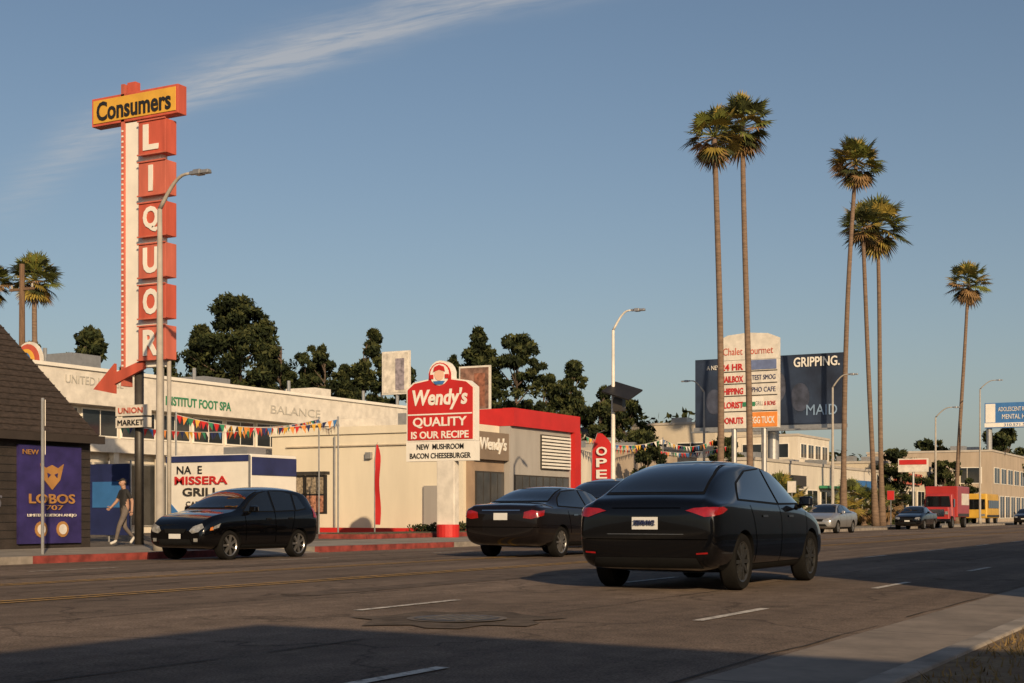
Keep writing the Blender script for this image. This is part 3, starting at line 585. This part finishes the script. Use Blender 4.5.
def wheel_mb(mb,cx,cy,R0,sgn,rim,wd=.21,ns=10):
    prof=[(-wd,R0*.70,TYRE),(-wd,R0*.93,TYRE),(-wd*.82,R0,TYRE),(-wd*.18,R0,TYRE),(-.0,R0*.94,TYRE),(.004,R0*.80,TYRE),(-.01,R0*.71,TYRE),(-.012,R0*.69,rim),(-.03,R0*.64,rim),(-.09,R0*.62,TRIM),(-.10,0.001,TRIM)]
    n=28
    for i in range(len(prof)-1):
        (a,ra,_),(b,rb,m)=prof[i],prof[i+1]
        for j in range(n):
            t0=2*math.pi*j/n;t1=2*math.pi*(j+1)/n
            mb.face([(cx+ra*math.cos(t0),cy+sgn*a,R0+ra*math.sin(t0)),(cx+ra*math.cos(t1),cy+sgn*a,R0+ra*math.sin(t1)),(cx+rb*math.cos(t1),cy+sgn*b,R0+rb*math.sin(t1)),(cx+rb*math.cos(t0),cy+sgn*b,R0+rb*math.sin(t0))],m)
    for k in range(ns):
        a=2*math.pi*k/ns; M=Matrix.Translation((cx,cy,R0))@Matrix.Rotation(a,4,'Y')
        y0,y1=sorted((sgn*-.055,sgn*-.018)); mb.box(.03,R0*.665,y0,y1,-.022,.022,rim,M)
    y0=cy+sgn*-.06; y1=cy+sgn*-.012; mb.tube([(cx,y0,R0),(cx,y1,R0)],.06,rim,12)
def decal(bvh,poly,axis,sgn,mat,name,parent,off=.006,maxl=.07):
    bm=bmesh.new(); vs=[bm.verts.new((p[0],p[1],0)) for p in poly]; bm.faces.new(vs)
    bmesh.ops.triangulate(bm,faces=bm.faces)
    for _ in range(6):
        es=[e for e in bm.edges if e.calc_length()>maxl]
        if not es: break
        bmesh.ops.subdivide_edges(bm,edges=es,cuts=1); bmesh.ops.triangulate(bm,faces=[f for f in bm.faces if len(f.verts)>3])
    for v in bm.verts:
        a,b=v.co.x,v.co.y
        if axis=='y': o=Vector((a,sgn*3,b)); d=Vector((0,-sgn,0))
        else: o=Vector((sgn*6,a,b)); d=Vector((-sgn,0,0))
        h,nr,_,_=bvh.ray_cast(o,d)
        if h is None:
            q=Vector((a,sgn*.8,b)) if axis=='y' else Vector((sgn*2.2,a,b)); h,nr,_,_=bvh.find_nearest(q)
        if nr.dot(d)>0: nr=-nr
        v.co=h+nr*off
    me=bpy.data.meshes.new(name)
    bmesh.ops.recalc_face_normals(bm,faces=bm.faces)
    s=sum((f.normal.dot(-d)*f.calc_area() for f in bm.faces))
    if s<0: bmesh.ops.reverse_faces(bm,faces=bm.faces)
    bm.to_mesh(me); bm.free(); me.materials.append(mat); me.polygons.foreach_set('use_smooth',[True]*len(me.polygons))
    o=bpy.data.objects.new(name,me); COL.objects.link(o); par(o,parent,False); return o
def grow(P,s):
    n=len(P); A=sum(P[i][0]*P[(i+1)%n][1]-P[(i+1)%n][0]*P[i][1] for i in range(n)); sg=1 if A>0 else -1; out=[]
    for i in range(n):
        p0,p1,p2=Vector(P[i-1]),Vector(P[i]),Vector(P[(i+1)%n]); e1=(p1-p0).normalized(); e2=(p2-p1).normalized()
        n1=Vector((e1.y,-e1.x))*sg; n2=Vector((e2.y,-e2.x))*sg; b=(n1+n2); b=b/max(.5,b.length_squared)*2*s
        out.append(tuple(p1+b))
    return out
def car(name,loc,rz,st,length,wheels,R0,paint,side_wins,rear,front,rim=None,ns=10,width=.91,extra=None,sc=1):
    r=root(name,loc,rz); half=length/2; rim=rim or RIM
    V=[];F=[]; K=10
    def sec(x,zb,zs,zt,w,wt):
        ze=zt-(zt-zs)*.12-.012
        return [(x,0,zb),(x,w*.72,zb),(x,w*.95,zb+.05),(x,w,zb+(zs-zb)*.42),(x,w*.995,zb+(zs-zb)*.84),(x,w*.955,zs),(x,wt+(w*.955-wt)*.40,zs+(ze-zs)*.58),(x,wt,ze),(x,wt*.66,zt-.014),(x,0,zt)]
    rings=[]
    for s in st:
        S=sec(s[0]-half,*s[1:]); idx=[]
        for p in S: V.append(p); idx.append(len(V)-1)
        mir=[]
        for p in S[1:-1]: V.append((p[0],-p[1],p[2])); mir.append(len(V)-1)
        rings.append((idx,mir))
    full=lambda rg: rg[0]+rg[1][::-1]
    for a,b in zip(rings[:-1],rings[1:]):
        A=full(a);B=full(b);n=len(A)
        for i in range(n): F.append((A[i],A[(i+1)%n],B[(i+1)%n],B[i]))
    for rg in (rings[0],rings[-1]):
        idx,mir=rg; m=[idx[0]]+mir+[idx[-1]]
        for i in range(K-1):
            if i==0: q=[idx[0],idx[1],m[1]]
            elif i==K-2: q=[idx[i],idx[i+1],m[i]]
            else: q=[idx[i],idx[i+1],m[i+1],m[i]]
            F.append(tuple(q))
    me=bpy.data.meshes.new('body'); me.from_pydata(V,[],F); me.materials.append(paint); me.materials.append(TRIM)
    bm=bmesh.new(); bm.from_mesh(me); bmesh.ops.recalc_face_normals(bm,faces=bm.faces)
    cl=bm.edges.layers.float.get('crease_edge') or bm.edges.layers.float.new('crease_edge')
    belt={};roof={}
    for k,(idx,mir) in enumerate(rings):
        for q,s in ((idx[5],0),(mir[4],1)): belt[q]=(k,s)
        for q,s in ((idx[7],0),(mir[6],1)): roof[q]=(k,s)
    for e in bm.edges:
        a,b=e.verts[0].index,e.verts[1].index
        if a in belt and b in belt and belt[a][1]==belt[b][1]: e[cl]=.6
        if a in roof and b in roof and roof[a][1]==roof[b][1]: e[cl]=.5
    bm.to_mesh(me); bm.free()
    o=bpy.data.objects.new('body',me); COL.objects.link(o)
    md=o.modifiers.new('s','SUBSURF'); md.levels=3; md.render_levels=3
    dg=bpy.context.evaluated_depsgraph_get(); dg.update(); me2=bpy.data.meshes.new_from_object(o.evaluated_get(dg))
    bvh=BVHTree.FromPolygons([v.co.copy() for v in me2.vertices],[tuple(p.vertices) for p in me2.polygons])
    o.modifiers.clear(); o.data=me2
    mb=MB()
    for wx in wheels:
        for sg in (1,-1):
            mb.tube([(wx-half,sg*(width-.34),R0+.0),(wx-half,sg*(width+.3),R0+.0)],R0*1.12,TRIM,40)
    cut=mb.build('cut')
    b=o.modifiers.new('b','BOOLEAN'); b.operation='DIFFERENCE'; b.object=cut; b.solver='EXACT'; b.material_mode='TRANSFER'
    dg=bpy.context.evaluated_depsgraph_get(); dg.update(); me3=bpy.data.meshes.new_from_object(o.evaluated_get(dg)); o.modifiers.clear(); o.data=me3
    bpy.data.objects.remove(cut)
    me3.polygons.foreach_set('use_smooth',[True]*len(me3.polygons)); me3.set_sharp_from_angle(angle=R(35))
    par(o,r,False)
    mb=MB()
    for wx in wheels:
        for sg in (1,-1): wheel_mb(mb,wx-half,sg*(width-.02),R0,sg,rim,ns=ns)
    w=mb.build('wheels',r,False,smooth=True); w.data.set_sharp_from_angle(angle=R(30))
    sh=lambda P:[(p[0]-half,p[1]) for p in P]
    for P in side_wins:
        for sg in (1,-1):
            decal(bvh,sh(grow(P,.022)),'y',sg,SEAL,'window_seal',r,.004); decal(bvh,sh(P),'y',sg,CGL,'side_window',r,.011)
    decal(bvh,grow(rear,.025),'x',-1,SEAL,'window_seal',r,.004); decal(bvh,rear,'x',-1,CGL,'rear_window',r,.011)
    decal(bvh,grow(front,.025),'x',1,SEAL,'window_seal',r,.004); decal(bvh,front,'x',1,CGL,'windscreen',r,.011)
    zb=st[len(st)//2][1]
    for sg in (1,-1):
        decal(bvh,sh([(wheels[0]+R0*1.2,zb+.04),(wheels[1]-R0*1.2,zb+.04),(wheels[1]-R0*1.2,zb+.12),(wheels[0]+R0*1.2,zb+.12)]),'y',sg,TRIM,'sill',r)
    mx=extra['mirror'][0]-half; mz=extra['mirror'][1]
    mb=MB()
    for sg in (1,-1):
        y=sorted((sg*(width-.02),sg*(width+.15))); mb.box(mx-.06,mx+.09,y[0],y[1],mz+.02,mz+.15,paint,tx=.02)
        y=sorted((sg*(width-.12),sg*(width+.0))); mb.box(mx-.0,mx+.05,y[0],y[1],mz-.02,mz+.04,TRIM)
    mb.build('mirrors',r,False,bevel=.035)
    for P,m in extra.get('rear_decals',[]): decal(bvh,P,'x',-1,m,'rear_detail',r,.012)
    for P,m in extra.get('front_decals',[]): decal(bvh,P,'x',1,m,'front_detail',r,.012)
    for P,m in extra.get('side_decals',[]):
        for sg in (1,-1): decal(bvh,sh(P),'y',sg,m,'side_detail',r,.004 if m is GAP else .012)
    r.scale=(sc,)*3
    return r
def sym(P): return [P,[(-a,b) for a,b in P]]
def seam(x0,z0,x1,z1,w=.014):
    dx,dz=x1-x0,z1-z0; l=math.hypot(dx,dz); nx,nz=-dz/l*w/2,dx/l*w/2
    return [(x0+nx,z0+nz),(x1+nx,z1+nz),(x1-nx,z1-nz),(x0-nx,z0-nz)]
ev=[(0,.42,.84,.93,.78,.64),(.03,.33,.97,1.08,.88,.72),(.12,.27,1.05,1.16,.925,.71),(.30,.24,1.07,1.20,.94,.69),(.60,.22,1.07,1.39,.955,.64),(1.05,.2,1.06,1.57,.96,.61),(1.65,.2,1.04,1.66,.96,.61),(2.4,.2,1.03,1.67,.96,.62),(3.0,.2,1.02,1.57,.96,.62),(3.5,.2,1.00,1.31,.955,.66),(3.86,.21,.95,1.06,.95,.74),(4.3,.23,.86,.95,.93,.74),(4.62,.27,.70,.80,.86,.66),(4.75,.36,.56,.62,.70,.5)]
sedan=[(0,.44,.80,.90,.76,.60),(.03,.35,.95,1.05,.85,.69),(.12,.27,1.02,1.11,.885,.70),(.35,.23,1.03,1.13,.905,.70),(.70,.22,1.01,1.14,.91,.69),(.95,.2,1.01,1.22,.915,.65),(1.35,.2,1.0,1.41,.915,.58),(1.8,.2,.99,1.50,.915,.58),(2.5,.2,.98,1.51,.915,.59),(3.0,.2,.97,1.44,.915,.60),(3.45,.2,.95,1.18,.91,.66),(3.72,.2,.93,1.03,.90,.73),(4.2,.22,.86,.95,.88,.72),(4.65,.25,.73,.81,.83,.64),(4.8,.35,.58,.64,.70,.5)]
hatch=[(0,.42,.88,1.02,.74,.60),(.03,.33,.98,1.16,.81,.63),(.12,.26,1.0,1.36,.83,.62),(.34,.22,1.0,1.53,.84,.60),(.80,.2,1.0,1.58,.845,.59),(1.3,.2,.99,1.59,.845,.585),(1.8,.2,.98,1.56,.845,.59),(2.2,.2,.97,1.45,.845,.61),(2.6,.2,.96,1.20,.84,.66),(2.82,.2,.95,1.06,.84,.72),(3.15,.21,.93,1.02,.835,.72),(3.5,.23,.88,.97,.82,.70),(3.76,.26,.76,.86,.78,.64),(3.86,.31,.65,.73,.72,.56),(3.9,.38,.54,.61,.64,.46)]
def mk_ev(loc,rz):
    return car('driving_car',loc,rz,ev,4.75,(.92,3.8),.355,CARB,
     [[(.92,1.13),(1.22,1.33),(1.72,1.49),(2.36,1.54),(2.36,1.09)],[(2.44,1.09),(2.44,1.54),(2.85,1.50),(3.3,1.32),(3.62,1.10)]],
     [(-.62,1.21),(.62,1.21),(.56,1.43),(.46,1.59),(-.46,1.59),(-.56,1.43)],[(-.66,1.10),(.66,1.10),(.52,1.54),(-.52,1.54)],rim=RIMD,width=.955,ns=10,
     extra={'mirror':(3.25,1.04),
      'rear_decals':[(P,TAIL) for P in sym([(.52,.985),(.62,1.015),(.78,1.025),(.88,.98),(.87,.92),(.76,.91),(.62,.96)])]+
       [([(-.17,.76),(.17,.76),(.17,.91),(-.17,.91)],PLATE),([(-.72,.30),(.72,.30),(.66,.42),(-.66,.42)],TRIM),([(-.8,.635),(.8,.635),(.8,.645),(-.8,.645)],GAP),([(-.45,1.015),(.45,1.015),(.45,1.022),(-.45,1.022)],GAP),([(-.5,.70),(.5,.70),(.5,.706),(-.5,.706)],CHROME)]+[(P,TAIL) for P in sym([(.66,.46),(.80,.47),(.80,.49),(.66,.48)])],
      'side_decals':[(seam(2.40,.32,2.40,1.08),GAP),(seam(3.52,.4,3.58,1.04),GAP),(seam(1.38,.6,1.22,1.06),GAP),(seam(1.38,.6,1.38,.34),GAP),(seam(1.62,.92,1.82,.92,.028),CHROME),(seam(2.72,.92,2.92,.92,.028),CHROME),([(.03,.92),(.03,1.02),(.26,1.03),(.36,1.0),(.2,.95)],TAIL)]})
def mk_sedan(loc,rz,paint,sc=1):
    return car('driving_car',loc,rz,sedan,4.8,(1.02,3.8),.325,paint,
     [[(1.02,1.07),(1.25,1.23),(1.55,1.36),(2.25,1.41),(2.25,1.03)],[(2.33,1.03),(2.33,1.41),(2.75,1.38),(3.15,1.23),(3.48,1.03)]],
     [(-.62,1.17),(.62,1.17),(.5,1.42),(-.5,1.42)],[(-.66,1.07),(.66,1.07),(.5,1.40),(-.5,1.40)],width=.91,sc=sc,
     extra={'mirror':(3.15,.99),
      'rear_decals':[(P,TAIL) for P in sym([(.52,.82),(.54,.94),(.70,.98),(.86,.95),(.85,.84),(.7,.80)])]+[([(-.16,.78),(.16,.78),(.16,.92),(-.16,.92)],PLATE),([(-.44,.965),(.44,.965),(.44,.985),(-.44,.985)],CHROME),([(-.85,.63),(.85,.63),(.85,.642),(-.85,.642)],GAP)],
      'front_decals':[(P,HEADL) for P in sym([(.45,.66),(.5,.76),(.72,.78),(.78,.70),(.6,.64)])]+[([(-.4,.72),(.4,.72),(.35,.60),(-.35,.60)],TRIM),([(-.6,.36),(.6,.36),(.5,.48),(-.5,.48)],TRIM),([(-.16,.50),(.16,.50),(.16,.59),(-.16,.59)],PLATE)],
      'side_decals':[(seam(2.29,.35,2.29,1.02),GAP),(seam(3.45,.4,3.5,.98),GAP),(seam(1.45,.5,1.3,1.02),GAP),(seam(1.55,.88,1.75,.88,.028),CHROME),(seam(2.6,.87,2.8,.87,.028),CHROME),([(.03,.84),(.03,.95),(.26,.98),(.2,.87)],TAIL)]})
def mk_hatch(loc,rz,paint,sc=1):
    return car('driving_car',loc,rz,hatch,3.9,(.73,3.1),.315,paint,
     [[(.44,1.10),(.60,1.38),(.76,1.41),(.80,1.06)],[(.88,1.06),(.84,1.42),(1.10,1.47),(1.55,1.47),(1.55,1.04)],[(1.63,1.04),(1.63,1.47),(1.95,1.41),(2.3,1.24),(2.60,1.03)]],
     [(-.56,1.14),(.56,1.14),(.5,1.44),(-.5,1.44)],[(-.68,1.11),(.68,1.11),(.53,1.47),(-.53,1.47)],width=.835,ns=7,sc=sc,
     extra={'mirror':(2.42,1.0),
      'rear_decals':[(P,TAIL) for P in sym([(.62,.9),(.6,1.15),(.74,1.15),(.78,.9)])],
      'front_decals':[(P,HEADL) for P in sym([(.38,.62),(.46,.71),(.64,.77),(.71,.69),(.62,.60),(.46,.57)])]+[([(-.3,.66),(.3,.66),(.25,.58),(-.25,.58)],TRIM),([(-.45,.34),(.45,.34),(.40,.45),(-.40,.45)],TRIM),([(-.16,.46),(.16,.46),(.16,.56),(-.16,.56)],PLATE)]+[(P,HEADL) for P in sym([(.5,.40),(.6,.40),(.6,.47),(.5,.47)])],
      'side_decals':[(seam(1.59,.35,1.59,1.03),GAP),(seam(2.60,.4,2.62,1.0),GAP),(seam(1.02,.6,.86,1.04),GAP),(seam(.98,.88,1.13,.88,.028),TRIM),(seam(1.75,.87,1.92,.87,.028),TRIM),([(3.66,.65),(3.60,.72),(3.42,.78),(3.48,.69)],HEADL),([(3.72,.63),(3.70,.69),(3.63,.71),(3.63,.64)],AMB),([(.05,.88),(.05,1.08),(.16,1.12),(.2,.9)],TAIL)]})
r=mk_ev((18.35,6.8,crown(6.8)-.008),0)
text('7S59UW2',(18.35-2.375-.03,6.8,.835+crown(6.8)),'-x',.27,.06,NAVY,r,off=.0,ext=.014,name='plate_lettering')
mk_sedan((28.6,14.4,crown(14.4)-.008),0,CARB2,1.03)
mk_hatch((24.65,20.25,crown(20.25)),R(180),CARB)
mk_hatch((37.2,17.1,crown(17.2)),R(180),CARB2,1.25)
mk_sedan((71.5,20.3,crown(20.3)),R(180),CARS); mk_sedan((92.5,20.6,crown(20.6)),R(180),CARB); mk_sedan((136,20.3,crown(20.3)),R(180),CARB2)
r=root('box_truck',(102,20.7,.03),R(180)); TR=pm('truck_red',(.34,.025,.022),.4,.15,1,coat=.4)
mb=MB(); mb.box(-3,1.2,-1.1,1.1,.75,2.9,TR); mb.build('cargo_box',r,False,bevel=.05)
mb=MB(); mb.box(1.25,2.2,-1.0,1.0,.5,2.35,TR,tx=.1,ty=.08); mb.box(2.2,3.1,-.95,.95,.5,1.45,TR,ty=.06); mb.build('cab',r,False,bevel=.08)
mb=MB(); mb.prism([(-.85,1.5),(.85,1.5),(.75,2.2),(-.75,2.2)],'x',2.13,2.24,CGL); mb.box(3.1,3.13,-.6,.6,.8,1.3,CHROME); mb.box(3.1,3.14,.64,.85,.95,1.15,HEADL); mb.box(3.1,3.14,-.85,-.64,.95,1.15,HEADL); mb.box(3.0,3.25,-1,1,.45,.65,CHROME); mb.box(1.5,2.0,.97,1.01,1.45,2.0,CGL); mb.box(1.5,2.0,-1.01,-.97,1.45,2.0,CGL); mb.box(-2.8,-.2,1.1,1.115,1.6,2.4,WHITE2); mb.box(-2.8,1.0,1.1,1.12,.8,1.0,DARKM); mb.build('glass_and_grille',r,False)
mb=MB()
for x in (-1.8,2.5):
    for sg in (1,-1): wheel_mb(mb,x,sg*1.05,.42,sg,RIM,.28)
mb.build('wheels',r,False)
r=root('shuttle_bus',(134,24.0,.12),R(180)); YB=pm('bus_yellow',(.55,.32,.04),.4,.15,1)
mb=MB(); mb.box(-3,3,-1.1,1.1,.5,2.7,YB,tx=.05,ty=.06); mb.build('body',r,False,bevel=.1)
mb=MB(); mb.box(2.97,3.02,-.9,.9,1.3,2.2,CGL)
for i in range(5): mb.box(-2.7+i*1.05,-1.8+i*1.05,1.06,1.12,1.4,2.1,CGL)
mb.box(-3,3,1.09,1.125,.6,.8,DARKM); mb.box(2.98,3.04,-.9,-.6,.7,.9,HEADL); mb.box(2.98,3.04,.6,.9,.7,.9,HEADL); mb.build('windows',r,False)
mb=MB()
for x in (-1.9,1.9):
    for sg in (1,-1): wheel_mb(mb,x,sg*1.08,.42,sg,RIM,.28)
mb.build('wheels',r,False)
def rsign(x,y,h,m,nm='traffic_sign',w=.45,hh=.6):
    r=root(nm,(x,y,.15)); mb=MB(); mb.tube([(0,0,0),(0,0,h)],.035,METAL,6); mb.box(-.05,-.036,-w/2,w/2,h-hh,h,m); mb.box(-.036,.0,-w/2-.02,w/2+.02,h-hh-.02,h+.02,METAL); mb.build('post_and_plate',r,False)
rsign(95.5,22.9,2.4,RED); rsign(74,23,2.6,WHITE2); rsign(113,22.9,2.7,WHITE2); rsign(58,22.9,2.6,WHITE2)
r=root('shop_sign',(118,26.5,.15)); mb=MB(); mb.box(0,.3,-1.2,1.2,4.3,5.4,WHITE2); mb.box(-.03,-.001,-1.1,1.1,4.9,5.3,RED); mb.tube([(.15,0,0),(.15,0,4.3)],.1,METAL,8); mb.build('panel',r,False)
r=root('litter_bin',(52.5,23.3,.15)); mb=MB(); mb.tube([(0,0,0),(0,0,.85),(0,0,.86),(0,0,1.0)],[.27,.3,.32,.15],DARKM,14); mb.build('bin',r,False,True)
# ------------------------------------------------------------------ pedestrian
def person(name,loc,rz,J,E,mats,h=1.0):
    r=root(name,loc,rz); r.scale=(h,)*3
    bm=bmesh.new(); sl=bm.verts.layers.skin.verify(); vs={}
    for k,(p,rad) in J.items():
        v=bm.verts.new(p); v[sl].radius=(rad,rad) if not hasattr(rad,'__len__') else rad; vs[k]=v
        v[sl].use_root=(k=='pelvis')
    for a,b in E: bm.edges.new((vs[a],vs[b]))
    me=bpy.data.meshes.new('figure'); bm.to_mesh(me); bm.free()
    o=bpy.data.objects.new('figure',me); COL.objects.link(o)
    md=o.modifiers.new('sk','SKIN'); s=o.modifiers.new('ss','SUBSURF'); s.levels=2; s.render_levels=2
    dg=bpy.context.evaluated_depsgraph_get(); dg.update(); me2=bpy.data.meshes.new_from_object(o.evaluated_get(dg)); o.modifiers.clear(); o.data=me2
    names=['skin','shirt','trousers','shoe']; me2.materials.clear()
    for n in names: me2.materials.append(mats[n])
    seg=[(Vector(J[a][0]),Vector(J[b][0]),a,b) for a,b in E]
    def cls(c):
        best=None
        for A,B,a,b in seg:
            d=B-A; t=max(0,min(1,(c-A).dot(d)/d.length_squared)); q=(A+d*t-c).length
            if best is None or q<best[0]: best=(q,a,b,t)
        q,a,b,t=best; s=a+b
        if 'toe' in s: return 3
        if 'ankle' in s: return 2 if t<.9 else 3
        if 'knee' in s or 'hip' in s: return 2
        if 'wrist' in s or 'palm' in s or 'head' in s: return 0
        if 'elbow' in s: return 1 if t<.75 else 0
        if 'neck' in s and c.z>1.49: return 0
        return 1 if c.z>.93 else 2
    for p in me2.polygons: p.material_index=cls(p.center); p.use_smooth=True
    par(o,r,False)
    bm=bmesh.new(); bmesh.ops.create_uvsphere(bm,u_segments=20,v_segments=14,radius=1)
    hc=Vector(J['head'][0])
    for v in bm.verts:
        x,y,z=v.co; z2=z*.125; x2=x*.098*(1.0 if z>-.2 else 1-.15*(-z)); y2=y*.078*(1.0 if z>0 else 1-.25*(-z))
        if x>.85 and -.25<z<.1: x2+=.022*(1-abs(y)*2) if abs(y)<.4 else 0
        v.co=Vector((x2,y2,z2))+hc+Vector((0,0,.03))
    me=bpy.data.meshes.new('head'); bm.to_mesh(me); bm.free(); me.materials.append(mats['skin']); me.materials.append(mats['hair'])
    for p in me.polygons:
        p.use_smooth=True; c=p.center-hc-Vector((0,0,.03)); p.material_index=1 if (c.z>.05 or (c.x<-.02 and c.z>-.05)) else 0
    o=bpy.data.objects.new('head',me); COL.objects.link(o); par(o,r,False)
    mb=MB(); c=hc+Vector((0,0,.03))
    for sg in (1,-1):
        mb.tube([c+Vector((-.01,sg*.074,-.03)),c+Vector((-.012,sg*.09,.0)),c+Vector((-.01,sg*.078,.03))],[.012,.016,.012],mats['skin'],6)
        mb.tube([c+Vector((.082,sg*.03,.01)),c+Vector((.094,sg*.03,.01))],[.012,.008],mats['hair'],6)
    mb.box(c.x+.085,c.x+.098,-.025,.025,c.z-.062,c.z-.054,pm('lips',(.3,.12,.1)))
    mb.box(c.x+.05,c.x+.17,-.07,.07,c.z+.055,c.z+.067,mats['hair'])
    for side in ('l','r'):
        w=Vector(J['wrist_'+side][0]); p=Vector(J['palm_'+side][0]); d=(p-w).normalized(); ac=Vector((1,0,0))-d*d.x; ac.normalize()
        for k,(o_,L) in enumerate(((-.03,.065),(-.01,.08),(.01,.085),(.03,.075))):
            b=p+ac*o_; mb.tube([b,b+d*L*.5,b+d*L+ac*.012],[.010,.009,.007],mats['skin'],6)
        t=w+(p-w)*.4+ac*.035; mb.tube([t,t+d*.03+ac*.03,t+d*.065+ac*.035],[.012,.010,.008],mats['skin'],6)
    mb.build('hands_and_face',r,False,True)
    return r
J={'pelvis':((0,0,.95),(.15,.12)),'spine':((.01,0,1.12),(.145,.11)),'chest':((.02,0,1.33),(.165,.125)),'neck':((.03,0,1.47),(.07,.07)),'head':((.05,0,1.60),(.065,.065)),
'sh_l':((.02,.17,1.41),.062),'sh_r':((.02,-.17,1.41),.062),'elbow_l':((-.10,.23,1.16),.047),'elbow_r':((.10,-.23,1.16),.047),'wrist_l':((-.08,.25,.92),.03),'wrist_r':((.27,-.21,1.0),.03),'palm_l':((-.07,.25,.85),(.025,.04)),'palm_r':((.33,-.2,.96),(.025,.04)),
'hip_l':((.02,.09,.87),.095),'hip_r':((-.01,-.09,.87),.095),'knee_l':((.20,.09,.50),.065),'knee_r':((-.04,-.09,.48),.065),'ankle_l':((.30,.09,.10),.042),'ankle_r':((-.30,-.09,.19),.042),'toe_l':((.46,.09,.045),.04),'toe_r':((-.2,-.09,.045),.04)}
E=[('pelvis','spine'),('spine','chest'),('chest','neck'),('neck','head'),('chest','sh_l'),('chest','sh_r'),('sh_l','elbow_l'),('sh_r','elbow_r'),('elbow_l','wrist_l'),('elbow_r','wrist_r'),('wrist_l','palm_l'),('wrist_r','palm_r'),('pelvis','hip_l'),('pelvis','hip_r'),('hip_l','knee_l'),('hip_r','knee_r'),('knee_l','ankle_l'),('knee_r','ankle_r'),('ankle_l','toe_l'),('ankle_r','toe_r')]
person('walking_man',(29.0,27.65,.15),R(160),J,E,{'skin':pm('skin',(.36,.21,.15),.6,.1,5),'shirt':pm('shirt_black',(.02,.02,.022),.9,.2,5),'trousers':pm('trousers_grey',(.12,.10,.09),.9,.2,5),'shoe':pm('shoe_white',(.5,.48,.45),.7,.1,5),'hair':pm('cap_dark',(.02,.018,.016),.8,.2,5)},1.04)
# ------------------------------------------------------------------ light & sky
EL=R(20.5); az=(0.70,0.714)
L=bpy.data.lights.new('sun','SUN'); L.energy=5.0; L.angle=R(.5); L.color=(1,.74,.45)
so=bpy.data.objects.new('sun',L); COL.objects.link(so)
d=Vector((az[0]*math.cos(EL),az[1]*math.cos(EL),-math.sin(EL))); so.rotation_euler=d.to_track_quat('-Z','Y').to_euler()
w=bpy.data.worlds.new('World'); scene.world=w; w.use_nodes=True; nt=w.node_tree; Lk=nt.links.new
bg=nt.nodes['Background']; bg.inputs['Strength'].default_value=.08
sky=N(nt,'ShaderNodeTexSky'); sky.sky_type='NISHITA'; sky.sun_disc=False; sky.sun_elevation=EL; sky.sun_rotation=math.atan2(-az[0],-az[1]); sky.air_density=1.0; sky.dust_density=1.6; sky.ozone_density=1.6
tc=N(nt,'ShaderNodeTexCoord'); sx=N(nt,'ShaderNodeSeparateXYZ'); Lk(tc.outputs['Generated'],sx.inputs[0])
def M(op,a,b=None,c=None):
    n=N(nt,'ShaderNodeMath',operation=op)
    for i,v in enumerate((a,b,c)):
        if v is None: continue
        if isinstance(v,(int,float)): n.inputs[i].default_value=v
        else: Lk(v,n.inputs[i])
    return n.outputs[0]
z=M('MAXIMUM',sx.outputs['Z'],.02); px=M('DIVIDE',sx.outputs['X'],z); py=M('DIVIDE',sx.outputs['Y'],z)
cb=N(nt,'ShaderNodeCombineXYZ'); Lk(px,cb.inputs[0]); Lk(py,cb.inputs[1])
def nz(sc,st,det=7,rough=.6,rot=0,dist=0):
    mp=N(nt,'ShaderNodeMapping'); mp.inputs['Scale'].default_value=st; mp.inputs['Rotation'].default_value=(0,0,rot); Lk(cb.outputs[0],mp.inputs['Vector'])
    n=N(nt,'ShaderNodeTexNoise',Scale=sc,Detail=det,Roughness=rough,Distortion=dist); Lk(mp.outputs[0],n.inputs['Vector']); return n.outputs['Fac']
t=M('SUBTRACT',py,1.388); f=M('ADD',M('MULTIPLY',t,.12),M('MULTIPLY',M('MULTIPLY',t,t),.123)); f=M('ADD',f,2.40)
wob=M('MULTIPLY',M('SUBTRACT',nz(2.0,(1,1,1),4),.5),.14)
dx=M('SUBTRACT',M('ADD',px,wob),f); g=M('DIVIDE',dx,M('ADD',.045,M('MULTIPLY',nz(1.5,(1,1,1),2),.09))); g=M('POWER',2.718,M('MULTIPLY',M('MULTIPLY',g,g),-1.0))
st=nz(7,(2.6,.5,1),9,.65,R(-14),.35)
fade=M('MAXIMUM',M('MINIMUM',M('SUBTRACT',1.3,M('MULTIPLY',t,.5)),1.0),0.0)
dens=M('MULTIPLY',M('MULTIPLY',g,M('MULTIPLY',M('SUBTRACT',st,.25),1.9)),fade)
dens=M('MINIMUM',M('MAXIMUM',dens,0),.55)
up=M('GREATER_THAN',sx.outputs['Z'],.03); dens=M('MULTIPLY',dens,up)
# thin low haze layer
hz=M('MULTIPLY',M('POWER',2.718,M('MULTIPLY',M('MAXIMUM',sx.outputs['Z'],0.0),-7.0)),.45)
mh_=N(nt,'ShaderNodeMix',data_type='RGBA'); Lk(hz,mh_.inputs[0]); Lk(sky.outputs[0],mh_.inputs[6]); mh_.inputs[7].default_value=(5.0,5.3,5.5,1)
mix=N(nt,'ShaderNodeMix',data_type='RGBA'); Lk(dens,mix.inputs[0]); Lk(mh_.outputs[2],mix.inputs[6]); mix.inputs[7].default_value=(7.0,6.7,6.4,1)
Lk(mix.outputs[2],bg.inputs['Color'])
# ------------------------------------------------------------------ camera
cd=bpy.data.cameras.new('camera'); cd.lens=50; cd.sensor_width=36; cd.shift_y=.1685; cd.clip_end=6000; cd.clip_start=.1
co=bpy.data.objects.new('camera',cd); COL.objects.link(co); co.location=(0,0,1.0); co.rotation_euler=(R(90),0,R(28.4-90)); scene.camera=co
scene.view_settings.view_transform='Standard'; scene.view_settings.look='None'; scene.view_settings.exposure=0
